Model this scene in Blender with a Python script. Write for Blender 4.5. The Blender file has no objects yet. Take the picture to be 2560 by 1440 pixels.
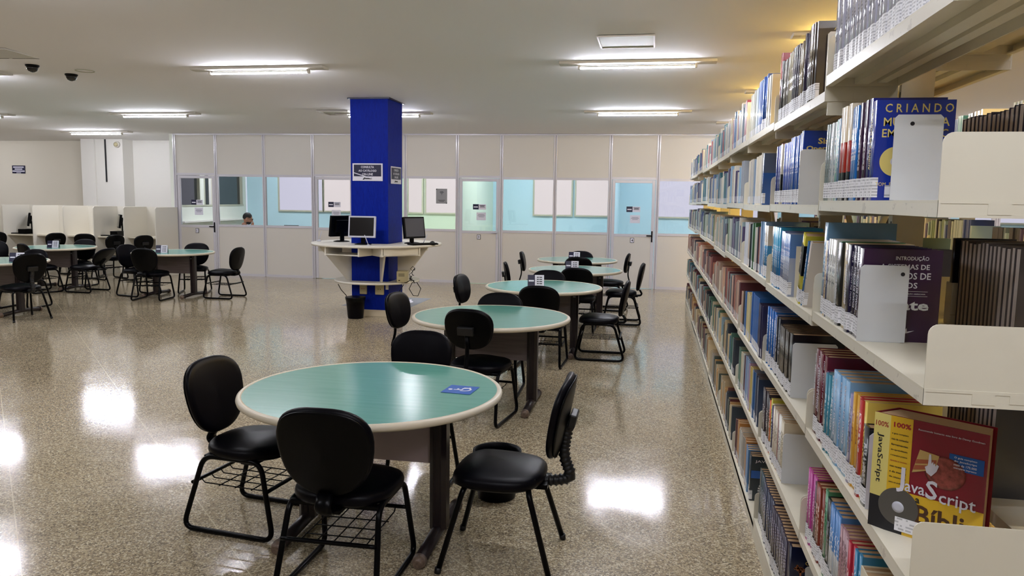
import bpy, bmesh, math, random
from mathutils import Vector, Matrix
SC = bpy.context.scene
C = SC.collection
PI = math.pi
R = math.radians

# ------------------------------------------------------------------ camera, world, exposure
F_PX = 1927.96446
YAW, PITCH, ROLL = 0.1807335, -0.114482026, 0.0145154137
def cam_axes():
    cy, sy = math.cos(YAW), math.sin(YAW)
    f = Vector((-sy*math.cos(PITCH), cy*math.cos(PITCH), math.sin(PITCH)))
    r = Vector((cy, sy, 0)); u = r.cross(f)
    cr, sr = math.cos(ROLL), math.sin(ROLL)
    return cr*r+sr*u, -sr*r+cr*u, f
cd = bpy.data.cameras.new('camera'); cam = bpy.data.objects.new('camera', cd); C.objects.link(cam)
cd.sensor_width = 36; cd.lens = F_PX/2560*36; cd.clip_start = 0.05; cd.clip_end = 100
r_, u_, f_ = cam_axes()
cam.matrix_world = Matrix(((r_.x, u_.x, -f_.x, 0), (r_.y, u_.y, -f_.y, 0), (r_.z, u_.z, -f_.z, 1.6), (0, 0, 0, 1)))
SC.camera = cam
SC.view_settings.view_transform = 'Standard'; SC.view_settings.look = 'None'
SC.view_settings.gamma = 1; SC.view_settings.use_curve_mapping = False
SC.view_settings.exposure = 0.74
world = bpy.data.worlds.new('world'); SC.world = world; world.use_nodes = True
world.node_tree.nodes['Background'].inputs[0].default_value = (.8, .88, 1, 1)
world.node_tree.nodes['Background'].inputs[1].default_value = 0.5
TUBE_W = 170.0        # emission of the cool ceiling tubes
WARM_W = 260.0
def cz(y): return 2.806-.0217*(y-14.126)      # the ceiling sags slightly toward the far end
CEIL = 2.80
WTOP = 3.3

# ------------------------------------------------------------------ materials
def lin(h):
    if isinstance(h, str):
        h = h.lstrip('#'); c = [int(h[i:i+2], 16)/255 for i in (0, 2, 4)]
        return tuple(x/12.92 if x <= .04045 else ((x+.055)/1.055)**2.4 for x in c)+(1,)
    return tuple(h)+(1,) if len(h) == 3 else tuple(h)
class NT:
    def __init__(s, m): m.use_nodes = True; s.t = m.node_tree; s.b = s.t.nodes['Principled BSDF']; s.out = s.t.nodes['Material Output']
    def n(s, ty, **kw):
        x = s.t.nodes.new(ty)
        for k, v in kw.items():
            if k.startswith('i_'):
                k = k[2:]; x.inputs[int(k) if k.isdigit() else k.replace('_', ' ')].default_value = v
            else: setattr(x, k, v)
        return x
    def l(s, a, b): s.t.links.new(a, b)
    def math(s, op, a, b=None, c=None):
        x = s.n('ShaderNodeMath', operation=op)
        for i, v in enumerate((a, b, c)):
            if v is None: continue
            if isinstance(v, (int, float)): x.inputs[i].default_value = v
            else: s.l(v, x.inputs[i])
        return x.outputs[0]
    def mix(s, f, a, b):
        x = s.n('ShaderNodeMix', data_type='RGBA')
        for sock, v in ((x.inputs[0], f), (x.inputs[6], a), (x.inputs[7], b)):
            if isinstance(v, (int, float)): sock.default_value = v
            elif isinstance(v, tuple): sock.default_value = v
            else: s.l(v, sock)
        return x.outputs[2]
MATS = {}
def mat(name, col, rough=.5, metal=0, spec=.5, coat=0, bump=0, bscale=200, emit=0, var=0, vscale=3, sheen=0):
    if name in MATS: return MATS[name]
    m = bpy.data.materials.new(name); MATS[name] = m; t = NT(m); b = t.b
    c = lin(col); b.inputs['Base Color'].default_value = c
    b.inputs['Roughness'].default_value = rough; b.inputs['Metallic'].default_value = metal
    b.inputs['Specular IOR Level'].default_value = spec
    b.inputs['Coat Weight'].default_value = coat; b.inputs['Coat Roughness'].default_value = .08
    m.diffuse_color = c
    if emit: b.inputs['Base Color'].default_value = (.02, .02, .02, 1); b.inputs['Emission Color'].default_value = c; b.inputs['Emission Strength'].default_value = emit
    if bump or var:
        tc = t.n('ShaderNodeTexCoord')
        if var:
            nz = t.n('ShaderNodeTexNoise', i_Scale=vscale, i_Detail=4.0); t.l(tc.outputs['Object'], nz.inputs['Vector'])
            f = t.math('MULTIPLY', t.math('SUBTRACT', nz.outputs[0], .5), var*2)
            d = tuple(min(1, x*1.6+.01) for x in c[:3])+(1,); k = tuple(x*.55 for x in c[:3])+(1,)
            t.l(t.mix(t.math('ADD', f, .5), k, d) if var > .9 else t.mix(t.math('MAXIMUM', t.math('ADD', f, 0), 0), c, k), b.inputs['Base Color'])
        if bump:
            nz = t.n('ShaderNodeTexNoise', i_Scale=bscale, i_Detail=3.0); t.l(tc.outputs['Object'], nz.inputs['Vector'])
            bp = t.n('ShaderNodeBump', i_Strength=bump, i_Distance=.002); t.l(nz.outputs[0], bp.inputs['Height']); t.l(bp.outputs[0], b.inputs['Normal'])
    return m

def floor_mat():
    m = bpy.data.materials.new('polished_terrazzo'); t = NT(m); b = t.b
    tc = t.n('ShaderNodeTexCoord'); P = tc.outputs['Object']
    v = t.n('ShaderNodeTexVoronoi', i_Scale=135.0); t.l(P, v.inputs['Vector'])
    sp = t.n('ShaderNodeSeparateColor'); t.l(v.outputs['Color'], sp.inputs[0])
    cr = t.n('ShaderNodeValToRGB'); t.l(sp.outputs[0], cr.inputs[0]); e = cr.color_ramp; e.interpolation = 'CONSTANT'
    for i, (p, c) in enumerate([(0, '#5a5042'), (.14, '#96866c'), (.40, '#b4a484'), (.62, '#ccbd9c'), (.82, '#e2d8bc'), (.94, '#7c7060')]):
        el = e.elements[i] if i < 2 else e.elements.new(p)
        el.position = p; el.color = lin(c)
    v2 = t.n('ShaderNodeTexVoronoi', i_Scale=260.0); t.l(P, v2.inputs['Vector'])
    s2 = t.n('ShaderNodeSeparateColor'); t.l(v2.outputs['Color'], s2.inputs[0])
    c1 = t.mix(t.math('MULTIPLY', t.math('GREATER_THAN', s2.outputs[1], .7), .6), cr.outputs[0], lin('#5b4a3c'))
    n1 = t.n('ShaderNodeTexNoise', i_Scale=.9, i_Detail=4.0); t.l(P, n1.inputs['Vector'])
    c2 = t.mix(t.math('MULTIPLY', n1.outputs[0], .35), c1, lin('#c0b092'))
    # thin diagonal joints every 0.8 m
    s = t.n('ShaderNodeSeparateXYZ'); t.l(P, s.inputs[0]); X, Y = s.outputs[0], s.outputs[1]
    q = .70710678
    def line(expr, off):
        a = t.math('MULTIPLY', expr, q); a = t.math('SUBTRACT', a, off-.4)
        a = t.math('DIVIDE', a, .8); a = t.math('FRACT', a); a = t.math('ABSOLUTE', t.math('SUBTRACT', a, .5))
        return t.math('LESS_THAN', a, .0035)
    g = t.math('MAXIMUM', line(t.math('SUBTRACT', X, Y), 0.0), line(t.math('ADD', X, Y), .07))
    c3 = t.mix(t.math('MULTIPLY', g, .75), c2, lin('#d3c6a6'))
    t.l(c3, b.inputs['Base Color'])
    n2 = t.n('ShaderNodeTexNoise', i_Scale=2.2, i_Detail=6.0, i_Roughness=.65); t.l(P, n2.inputs['Vector'])
    rr = t.n('ShaderNodeMapRange', i_1=.3, i_2=.7, i_3=.07, i_4=.17); t.l(n2.outputs[0], rr.inputs[0]); t.l(rr.outputs[0], b.inputs['Roughness'])
    b.inputs['Specular IOR Level'].default_value = .62
    n3 = t.n('ShaderNodeTexNoise', i_Scale=7.0, i_Detail=8.0, i_Roughness=.6); t.l(P, n3.inputs['Vector'])
    bp = t.n('ShaderNodeBump', i_Strength=.07, i_Distance=.004); t.l(n3.outputs[0], bp.inputs['Height']); t.l(bp.outputs[0], b.inputs['Normal'])
    return m

def glass_mat():
    m = bpy.data.materials.new('clear_glass'); t = NT(m)
    tr = t.n('ShaderNodeBsdfTransparent'); tr.inputs[0].default_value = (.96, .97, .98, 1)
    gl = t.n('ShaderNodeBsdfGlossy'); gl.inputs['Roughness'].default_value = .02
    fr = t.n('ShaderNodeFresnel'); fr.inputs[0].default_value = 1.5
    mx = t.n('ShaderNodeMixShader'); t.l(fr.outputs[0], mx.inputs[0]); t.l(tr.outputs[0], mx.inputs[1]); t.l(gl.outputs[0], mx.inputs[2])
    t.l(mx.outputs[0], t.out.inputs[0]); return m
GLASS = glass_mat()

BOOKM = {}
def book_mat(col, ink='#e8e4d8', style='text', col2=None, gloss=.25, freq=26):
    """cover material; UV.x runs across the spine, UV.y up it. The printing is part of the cover."""
    key = (col, ink, style, col2, gloss, freq)
    if key in BOOKM: return BOOKM[key]
    m = bpy.data.materials.new('book_cover'); t = NT(m); b = t.b; BOOKM[key] = m
    base = lin(col); m.diffuse_color = base
    uv = t.n('ShaderNodeUVMap'); s = t.n('ShaderNodeSeparateXYZ'); t.l(uv.outputs[0], s.inputs[0]); U, V = s.outputs[0], s.outputs[1]
    cur = base
    if style in ('band', 'tri', 'top') and col2:
        if style == 'band': msk = t.math('MULTIPLY', t.math('GREATER_THAN', V, .2), t.math('LESS_THAN', V, .5)); cur = t.mix(msk, base, lin(col2))
        if style == 'top': cur = t.mix(t.math('GREATER_THAN', V, .62), base, lin(col2))
        if style == 'tri':
            cur = t.mix(t.math('LESS_THAN', V, .62), base, lin(col2)); cur = t.mix(t.math('LESS_THAN', V, .3), cur, lin('#1c1d24'))
    rnd = sum(ord(c)*(i+3) for i, c in enumerate(col+(ink or '')+style)) % 97
    if ink:
        cell = t.math('FLOOR', t.math('MULTIPLY', V, float(freq*2)))
        cellu = t.math('FLOOR', t.math('MULTIPLY', U, 7.0))
        cv = t.n('ShaderNodeCombineXYZ'); t.l(cell, cv.inputs[0]); t.l(cellu, cv.inputs[1]); cv.inputs[2].default_value = float(rnd)
        wn = t.n('ShaderNodeTexWhiteNoise', noise_dimensions='3D'); t.l(cv.outputs[0], wn.inputs[0])
        lo = .28+(rnd % 7)*.03; hi = .86-(rnd % 5)*.04
        mk = t.math('GREATER_THAN', wn.outputs[0], .45)
        mk = t.math('MULTIPLY', mk, t.math('LESS_THAN', t.math('ABSOLUTE', t.math('SUBTRACT', U, .5)), .24))
        mk = t.math('MULTIPLY', mk, t.math('MULTIPLY', t.math('GREATER_THAN', V, lo), t.math('LESS_THAN', V, hi)))
        cur = t.mix(t.math('MULTIPLY', mk, .8), cur, lin(ink))
    if isinstance(cur, tuple): b.inputs['Base Color'].default_value = cur
    else: t.l(cur, b.inputs['Base Color'])
    b.inputs['Roughness'].default_value = gloss; b.inputs['Coat Weight'].default_value = .35; b.inputs['Coat Roughness'].default_value = .12
    return m
def paper_edge_mat(name, col):
    m = bpy.data.materials.new(name); t = NT(m); b = t.b; MATS[name] = m
    tc = t.n('ShaderNodeTexCoord'); mp = t.n('ShaderNodeMapping'); mp.inputs['Scale'].default_value = (4, 900, 4); t.l(tc.outputs['Object'], mp.inputs[0])
    nz = t.n('ShaderNodeTexNoise', i_Scale=1.0, i_Detail=2.0); t.l(mp.outputs[0], nz.inputs['Vector'])
    c = lin(col); t.l(t.mix(nz.outputs[0], c, tuple(x*.62 for x in c[:3])+(1,)), b.inputs['Base Color']); b.inputs['Roughness'].default_value = .8
    return m
def call_label_mat():
    m = bpy.data.materials.new('call_number_label'); t = NT(m); b = t.b; MATS['call'] = m
    tc = t.n('ShaderNodeTexCoord'); s = t.n('ShaderNodeSeparateXYZ'); t.l(tc.outputs['Object'], s.inputs[0])
    cz = t.math('FLOOR', t.math('MULTIPLY', s.outputs[2], 260.0)); cy = t.math('FLOOR', t.math('MULTIPLY', s.outputs[1], 420.0))
    cv = t.n('ShaderNodeCombineXYZ'); t.l(cz, cv.inputs[0]); t.l(cy, cv.inputs[1])
    wn = t.n('ShaderNodeTexWhiteNoise', noise_dimensions='3D'); t.l(cv.outputs[0], wn.inputs[0])
    odd = t.math('GREATER_THAN', t.math('FRACT', t.math('MULTIPLY', cz, .5)), .4)
    mk = t.math('MULTIPLY', odd, t.math('GREATER_THAN', wn.outputs[0], .45))
    t.l(t.mix(t.math('MULTIPLY', mk, .45), lin('#f0f0f4'), lin('#303040')), b.inputs['Base Color']); b.inputs['Roughness'].default_value = .35
    return m

M = dict(
    floor=floor_mat(),
    ceil=mat('ceiling_plaster', '#f3f2f3', .85, bump=.25, bscale=3),
    wall=mat('cream_wall_paint', '#d6cfbf', .8, bump=.15, bscale=60),
    wallw=mat('white_wall_paint', '#e2dfd8', .8),
    panel=mat('partition_laminate', '#d2cdc4', .45, spec=.4),
    alu=mat('white_aluminium_profile', '#cfccd2', .22, spec=.7, coat=.3),
    cyan=mat('pale_blue_wall_paint', '#bfe0ea', .75),
    green=mat('pale_green_wall_paint', '#d6e4d0', .75),
    wbase=mat('white_low_wall_paint', '#e3e6da', .75),
    wframe=mat('window_frame', '#b9b9a4', .5),
    glow=mat('frosted_window_daylight', '#e2def2', .5, emit=.5),
    gloww=mat('frosted_window_warm_daylight', '#f6e9e8', .5, emit=.52),
    darkglass=mat('dark_window_glass', '#2a2e31', .1, spec=.8),
    vinyl=mat('black_vinyl', '#040309', .38, spec=.16, bump=.12, bscale=350),
    vinylp=mat('worn_dark_vinyl', '#1c1220', .34, spec=.5, bump=.12, bscale=350),
    tube=mat('black_painted_steel', '#030305', .28, spec=.28),
    rubber=mat('black_ribbed_rubber', '#0b0b0e', .45),
    teal=None,
    edge=mat('cream_rounded_edging', '#d9d0bb', .4, spec=.5),
    legb=mat('dark_brown_painted_metal', '#241a1c', .3, spec=.5),
    modesty=None,
    cap=mat('scuffed_foot_cap', '#6d5a4c', .5, var=1.0, vscale=60),
    blue=None,
    white=mat('white_laminate', '#e2ddd0', .4),
    shelf=mat('beige_enamelled_steel', '#e0dac6', .35, spec=.5, var=.25, vscale=8),
    shelfedge=None,
    steel=mat('grey_bookend_steel', '#d6dade', .35, spec=.5, var=.2, vscale=12),
    ivory=mat('ivory_bookend_steel', '#e2ddd0', .4),
    blk=mat('black_plastic', '#050506', .35, spec=.3), screen=mat('dark_screen', '#101014', .12, spec=.6), gscreen=mat('grey_screen', '#55555c', .15, spec=.6),
    silver=mat('silver_plastic', '#c4c6d2', .35), beige=mat('beige_plastic', '#bdb28c', .5),
    navy=mat('navy_print', '#0e0c34', .4), paper=mat('white_paper', '#dcdae6', .5), ink=mat('black_ink', '#16161c', .6), wink=mat('white_print', '#e6e4f0', .5),
    tubeR=mat('lit_room_tube', '#f2f6ff', .5, emit=TUBE_W*1.6), tubeL=mat('lit_cool_tube', '#f2f4ff', .5, emit=TUBE_W), tubeW=mat('lit_warm_tube', '#ffd468', .5, emit=WARM_W),
    fix=mat('white_lamp_tray', '#cdc8bd', .45), dome=mat('black_dome', '#06060a', .12, spec=.7),
    tile=mat('pale_skirting_tile', '#cbbfa8', .3), sblue=mat('blue_sticker', '#2f62b8', .35), fgrey=mat('grey_blue_floor_sticker', '#777b86', .4),
    skin=mat('skin', '#b98468', .55), hair=mat('dark_hair', '#100c0c', .7), shirt=mat('pale_pink_shirt', '#d9b8a8', .8), denim=mat('dark_trousers', '#22242e', .8),
    page=paper_edge_mat('page_edges', '#c6a47c'), paged=paper_edge_mat('grey_page_edges', '#efe4dc'), call=call_label_mat(),
    gold=mat('gold_print', '#e2cf7a', .4), red=mat('red_print', '#a5202c', .4), cd=mat('compact_disc', '#8e8f90', .2, metal=.7),
)
def teal_mat():
    m = bpy.data.materials.new('teal_laminate'); t = NT(m); b = t.b
    tc = t.n('ShaderNodeTexCoord'); mp = t.n('ShaderNodeMapping'); mp.inputs['Scale'].default_value = (3, 40, 3); t.l(tc.outputs['Object'], mp.inputs[0])
    nz = t.n('ShaderNodeTexNoise', i_Scale=1.0, i_Detail=5.0); t.l(mp.outputs[0], nz.inputs['Vector'])
    t.l(t.mix(nz.outputs[0], lin('#5b9d90'), lin('#70afa2')), b.inputs['Base Color'])
    b.inputs['Roughness'].default_value = .2
    b.inputs['Specular IOR Level'].default_value = .95
    return m
def wood_dark():
    m = bpy.data.materials.new('brown_wood_laminate'); t = NT(m); b = t.b
    tc = t.n('ShaderNodeTexCoord'); mp = t.n('ShaderNodeMapping'); mp.inputs['Scale'].default_value = (2, 2, 45); t.l(tc.outputs['Object'], mp.inputs[0])
    nz = t.n('ShaderNodeTexNoise', i_Scale=1.5, i_Detail=5.0); t.l(mp.outputs[0], nz.inputs['Vector'])
    t.l(t.mix(nz.outputs[0], lin('#5e5050'), lin('#887a78')), b.inputs['Base Color']); b.inputs['Roughness'].default_value = .4
    return m
def blue_mat():
    m = bpy.data.materials.new('royal_blue_textured_paint'); t = NT(m); b = t.b
    tc = t.n('ShaderNodeTexCoord'); mp = t.n('ShaderNodeMapping'); mp.inputs['Scale'].default_value = (30, 30, 7); t.l(tc.outputs['Object'], mp.inputs[0])
    nz = t.n('ShaderNodeTexNoise', i_Scale=1.6, i_Detail=6.0, i_Roughness=.7); t.l(mp.outputs[0], nz.inputs['Vector'])
    t.l(t.mix(nz.outputs[0], lin('#000e68'), lin('#0028a8')), b.inputs['Base Color']); b.inputs['Roughness'].default_value = .55; b.inputs['Specular IOR Level'].default_value = .12
    bp = t.n('ShaderNodeBump', i_Strength=.6, i_Distance=.004); t.l(nz.outputs[0], bp.inputs['Height']); t.l(bp.outputs[0], b.inputs['Normal'])
    return m
def chipped_mat():
    m = bpy.data.materials.new('scratched_shelf_edge'); t = NT(m); b = t.b
    tc = t.n('ShaderNodeTexCoord'); nz = t.n('ShaderNodeTexNoise', i_Scale=14.0, i_Detail=8.0, i_Roughness=.7); t.l(tc.outputs['Object'], nz.inputs['Vector'])
    k = t.math('GREATER_THAN', nz.outputs[0], .6)
    t.l(t.mix(t.math('MULTIPLY', k, .5), lin('#e2dccb'), lin('#b0a898')), b.inputs['Base Color']); b.inputs['Roughness'].default_value = .33
    return m
for k_ in ('vinyl', 'tube', 'blk'): M[k_].node_tree.nodes['Principled BSDF'].inputs['IOR'].default_value = 1.22; M[k_].node_tree.nodes['Principled BSDF'].inputs['Specular IOR Level'].default_value = .5
M['greypanel'] = mat('grey_mauve_panel', '#b3a0a2', .4); M['teal'] = teal_mat(); M['modesty'] = wood_dark(); M['blue'] = blue_mat(); M['shelfedge'] = chipped_mat()

# ------------------------------------------------------------------ mesh helpers
class MB:
    def __init__(s): s.v = []; s.f = []; s.m = []; s.uv = {}; s.sm = []
    def face(s, idx, m=0, smooth=False, uv=None):
        s.f.append(tuple(idx)); s.m.append(m); s.sm.append(smooth)
        if uv: s.uv[len(s.f)-1] = uv
    def box(s, x0, x1, y0, y1, z0, z1, m=0, mx=None):
        o = len(s.v)
        for z in (z0, z1):
            for x, y in ((x0, y0), (x1, y0), (x1, y1), (x0, y1)):
                p = Vector((x, y, z)); s.v.append(tuple(mx @ p if mx else p))
        for q in ((3, 2, 1, 0), (4, 5, 6, 7), (0, 1, 5, 4), (1, 2, 6, 5), (2, 3, 7, 6), (3, 0, 4, 7)): s.face([o+i for i in q], m)
        return s
    def prism(s, pts, z0, z1, m=0, mx=None, smooth=False, mcap=None):
        o = len(s.v); n = len(pts)
        for z in (z0, z1):
            for x, y in pts:
                p = Vector((x, y, z)); s.v.append(tuple(mx @ p if mx else p))
        s.face([o+i for i in reversed(range(n))], m if mcap is None else mcap); s.face([o+n+i for i in range(n)], m if mcap is None else mcap)
        for i in range(n): j = (i+1) % n; s.face([o+i, o+j, o+n+j, o+n+i], m, smooth)
        return s
    def tube(s, path, r=.01, n=8, closed=False, m=0, caps=True, flat=1.0, rfun=None):
        P = [Vector(p) for p in path]; k = len(P); rings = []; up = Vector((0, 0, 1)); prev = None
        for i, p in enumerate(P):
            if closed: d = (P[(i+1) % k]-P[i-1]).normalized()
            else: d = (P[min(i+1, k-1)]-P[max(i-1, 0)]).normalized()
            if prev is None:
                a = d.cross(Vector((0, 0, 1)))
                if a.length < .05: a = d.cross(Vector((1, 0, 0)))
            else: a = prev - d*prev.dot(d)
            a.normalize(); prev = a; b = d.cross(a); rr = rfun(i/(k-1)) if rfun else r
            o = len(s.v)
            for j in range(n):
                t = 2*PI*j/n; s.v.append(tuple(p+(a*math.cos(t)*rr+b*math.sin(t)*rr*flat)))
            rings.append(o)
        for i in range(k if closed else k-1):
            a, b = rings[i], rings[(i+1) % k]
            for j in range(n): s.face([a+j, a+(j+1) % n, b+(j+1) % n, b+j], m, True)
        if caps and not closed:
            s.face([rings[0]+j for j in reversed(range(n))], m); s.face([rings[-1]+j for j in range(n)], m)
        return s
    def lathe(s, prof, n=24, m=0, cx=0, cy=0, cz=0, smooth=True, mx=None):
        o = len(s.v)
        for r, z in prof:
            for j in range(n):
                t = 2*PI*j/n; p = Vector((cx+r*math.cos(t), cy+r*math.sin(t), cz+z)); s.v.append(tuple(mx @ p if mx else p))
        for i in range(len(prof)-1):
            for j in range(n):
                a = o+i*n+j; b = o+i*n+(j+1) % n; s.face([a, b, b+n, a+n], m, smooth)
        s.face([o+j for j in reversed(range(n))], m); q = o+(len(prof)-1)*n; s.face([q+j for j in range(n)], m)
        return s
    def mesh(s, name, mats):
        me = bpy.data.meshes.new(name); me.from_pydata(s.v, [], s.f)
        for x in (mats if isinstance(mats, (list, tuple)) else [mats]): me.materials.append(x)
        me.polygons.foreach_set('material_index', s.m); me.polygons.foreach_set('use_smooth', s.sm)
        if s.uv:
            ul = me.uv_layers.new(name='UVMap')
            for fi, uv in s.uv.items():
                for k, li in enumerate(me.polygons[fi].loop_indices): ul.data[li].uv = uv[k]
        me.update(); return me
def link(name, me, parent=None, loc=(0, 0, 0), rz=0):
    o = bpy.data.objects.new(name, me); C.objects.link(o); o.location = loc; o.rotation_euler = (0, 0, rz)
    if parent: o.parent = parent
    return o
def obj(name, mb, mats, parent=None, loc=(0, 0, 0), rz=0, bevel=0, seg=2):
    o = link(name, mb.mesh(name, mats), parent, loc, rz)
    if bevel:
        b = o.modifiers.new('bevel', 'BEVEL'); b.width = bevel; b.segments = seg; b.limit_method = 'ANGLE'
    return o
def tag(o, label, cat, group=None, kind=None):
    if label: o['label'] = label
    if cat: o['category'] = cat
    if group: o['group'] = group
    if kind: o['kind'] = kind
    return o
def thing(name, label, cat, loc=(0, 0, 0), rz=0, group=None):
    o = bpy.data.objects.new(name, None); C.objects.link(o); o.location = loc; o.rotation_euler = (0, 0, rz); o.empty_display_size = .1
    return tag(o, label, cat, group)
KIDS = {}
def kids(o):
    return [c for c in list(bpy.data.objects) if c.parent is o]
def dup(root, loc, rz, label, group=None):
    def cp(o, par):
        c = o.copy(); C.objects.link(c)
        if par: c.parent = par
        for ch in list(o.children): cp(ch, c)
        return c
    r = cp(root, None); r.location = loc; r.rotation_euler = (0, 0, rz); r['label'] = label
    if group: r['group'] = group
    return r
def struct(name, mb, mats, bevel=0, **k):
    o = obj(name, mb, mats, None, bevel=bevel, **k); o['kind'] = 'structure'; return o
TXT = {}
def text_mesh(s, mtl, w=None, h=None, bold=0):
    """a text as flat mesh, its lower left at the origin in the XY plane, scaled to width w / height h"""
    key = (s, mtl.name, w, h, bold)
    if key in TXT: return TXT[key]
    cu = bpy.data.curves.new('t', 'FONT'); cu.body = s; cu.size = 1; cu.offset = bold; cu.align_x = 'LEFT'; cu.resolution_u = 2
    to = bpy.data.objects.new('t', cu); me = bpy.data.meshes.new_from_object(to)
    xs = [v.co.x for v in me.vertices]; ys = [v.co.y for v in me.vertices]
    if xs:
        x0, x1, y0, y1 = min(xs), max(xs), min(ys), max(ys)
        sx = (w/(x1-x0)) if w else None; sy = (h/(y1-y0)) if h else None; sx = sx or sy; sy = sy or sx
        for v in me.vertices: v.co.x = (v.co.x-x0)*sx; v.co.y = (v.co.y-y0)*sy; v.co.z = 0
    me.materials.clear(); me.materials.append(mtl)
    bpy.data.objects.remove(to); bpy.data.curves.remove(cu); TXT[key] = me; return me
def text(name, s, mtl, parent, loc, rot, w=None, h=None, bold=0):
    o = link(name, text_mesh(s, mtl, w, h, bold), parent, loc); o.rotation_euler = rot; return o
FACE_Y = (PI/2, 0, 0)      # text that reads from the -Y side

# ------------------------------------------------------------------ room shell
mb = MB().box(-20, 12, -7, 18.2, -.1, 0); struct('floor', mb, M['floor'])
mb = MB().box(-20, 12, -7, 18.2, 0, 1)
mb.v = [(x, y, cz(y)+z*.5) for x, y, z in mb.v]; struct('ceiling', mb, M['ceil'])
mb = MB().box(-20, -9.62, 15.62, 15.8, 0, cz(15.7)); struct('wall_back', mb, M['wall'])
mb = MB().box(-20.1, -20, -7, 18.05, 0, 3.2); struct('wall_left', mb, M['wall'])
mb = MB().box(12, 12.1, -7, 18.05, 0, 3.2); struct('wall_right', mb, M['wall'])
mb = MB().box(-20, 12, -7.1, -7, 0, cz(-7)); struct('wall_front', mb, M['wallw'])
mb = MB().box(-12.4, -11.44, 15.2, 15.62, 0, cz(15.3)); mb.box(-12.43, -12.1, 15.15, 15.2, 0, cz(15.3)); struct('trim_1', mb, M['wallw'])
mb = MB().box(-11.44, -9.62, 15.54, 15.62, 0, cz(15.6)); struct('trim_2', mb, M['wallw'])
# conduit and alarm on the pilaster
tag(obj('cable_conduit', MB().box(-11.86, -11.84, 15.17, 15.2, 1.85, cz(15.2)-.01), M['ink']), 'thin dark vertical conduit running down the white pilaster', 'conduit')
t = thing('fire_alarm', 'small round white alarm high on the white pilaster', 'alarm', (-11.56, 15.2, 2.66))
obj('base_plate', MB().lathe([(.07, 0), (.07, .03), (.06, .045)], 20, mx=Matrix.Rotation(PI/2, 4, 'X')), M['fix'], t)
obj('sounder', MB().lathe([(.045, .045), (.045, .07), (.02, .08)], 20, mx=Matrix.Rotation(PI/2, 4, 'X')), M['beige'], t)
t = thing('wall_sign', 'small navy notice with white lines of writing on the cream back wall', 'sign', (-14.45, 15.615, 2.12))
obj('board', MB().box(-.17, .17, -.01, 0, -.09, .09), M['navy'], t)
obj('lettering', MB().box(-.14, .14, -.012, -.01, .04, .065).box(-.1, .1, -.012, -.01, -.005, .02).box(-.16, .16, -.012, -.01, -.05, -.025), M['wink'], t)
obj('footer_mark', MB().box(-.06, .06, -.012, -.01, -.085, -.07), M['wink'], t)

# ------------------------------------------------------------------ glazed partition (rotated very slightly)
WD, WA = 14.3264, 0.0233
def W(mb, name, mats, bevel=0, **k):
    o = struct(name, mb, mats, bevel); o.location = (0, WD, 0); o.rotation_euler = (0, 0, WA); return o
mull = [-9.45, -8.57, -7.558, -6.547, -5.70, -4.689, -3.675, -2.833, -1.829, -.818, .037, 1.04, 2.05, 2.9, 3.9, 4.9, 5.75, 6.75, 7.75, 8.6]
doors = {0: 1, 3: 2, 6: 3, 9: 4, 12: 5, 15: 6}
low, high, rail = MB(), MB(), MB()
for i in range(len(mull)-1):
    a, b = mull[i]+.03, mull[i+1]-.03
    high.box(a, b, -.02, .02, 2.01, CEIL-.02)
    if i not in doors: low.box(a, b, -.02, .02, .05, .985)
W(low, 'wall_partition_lower', M['panel']); W(high, 'wall_partition_upper', M['panel'])
n = 0
for i, x in enumerate(mull):
    n += 1; m_ = MB().box(x-.032, x-.006, -.035, .035, 0, CEIL).box(x+.006, x+.032, -.035, .035, 0, CEIL).box(x-.006, x+.006, -.022, .022, 0, CEIL)
    W(m_, 'trim_%d' % (n+2), M['alu'], bevel=.006)
for i in range(len(mull)-1):
    a, b = mull[i]+.032, mull[i+1]-.032
    if i in doors: rail.box(a, b, -.03, .03, 1.985, 2.03)
    else: rail.box(a, b, -.03, .03, .975, 1.02).box(a, b, -.03, .03, 1.965, 2.01).box(a, b, -.03, .03, 0, .05)
rail.box(mull[0], mull[-1], -.035, .035, CEIL-.025, CEIL)
W(rail, 'trim_40', M['alu'])
wn = 0
for i in range(len(mull)-1):
    if i in doors: continue
    wn += 1; W(MB().box(mull[i]+.03, mull[i+1]-.03, -.004, .004, 1.02, 1.965), 'window_%d' % wn, GLASS)
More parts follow.
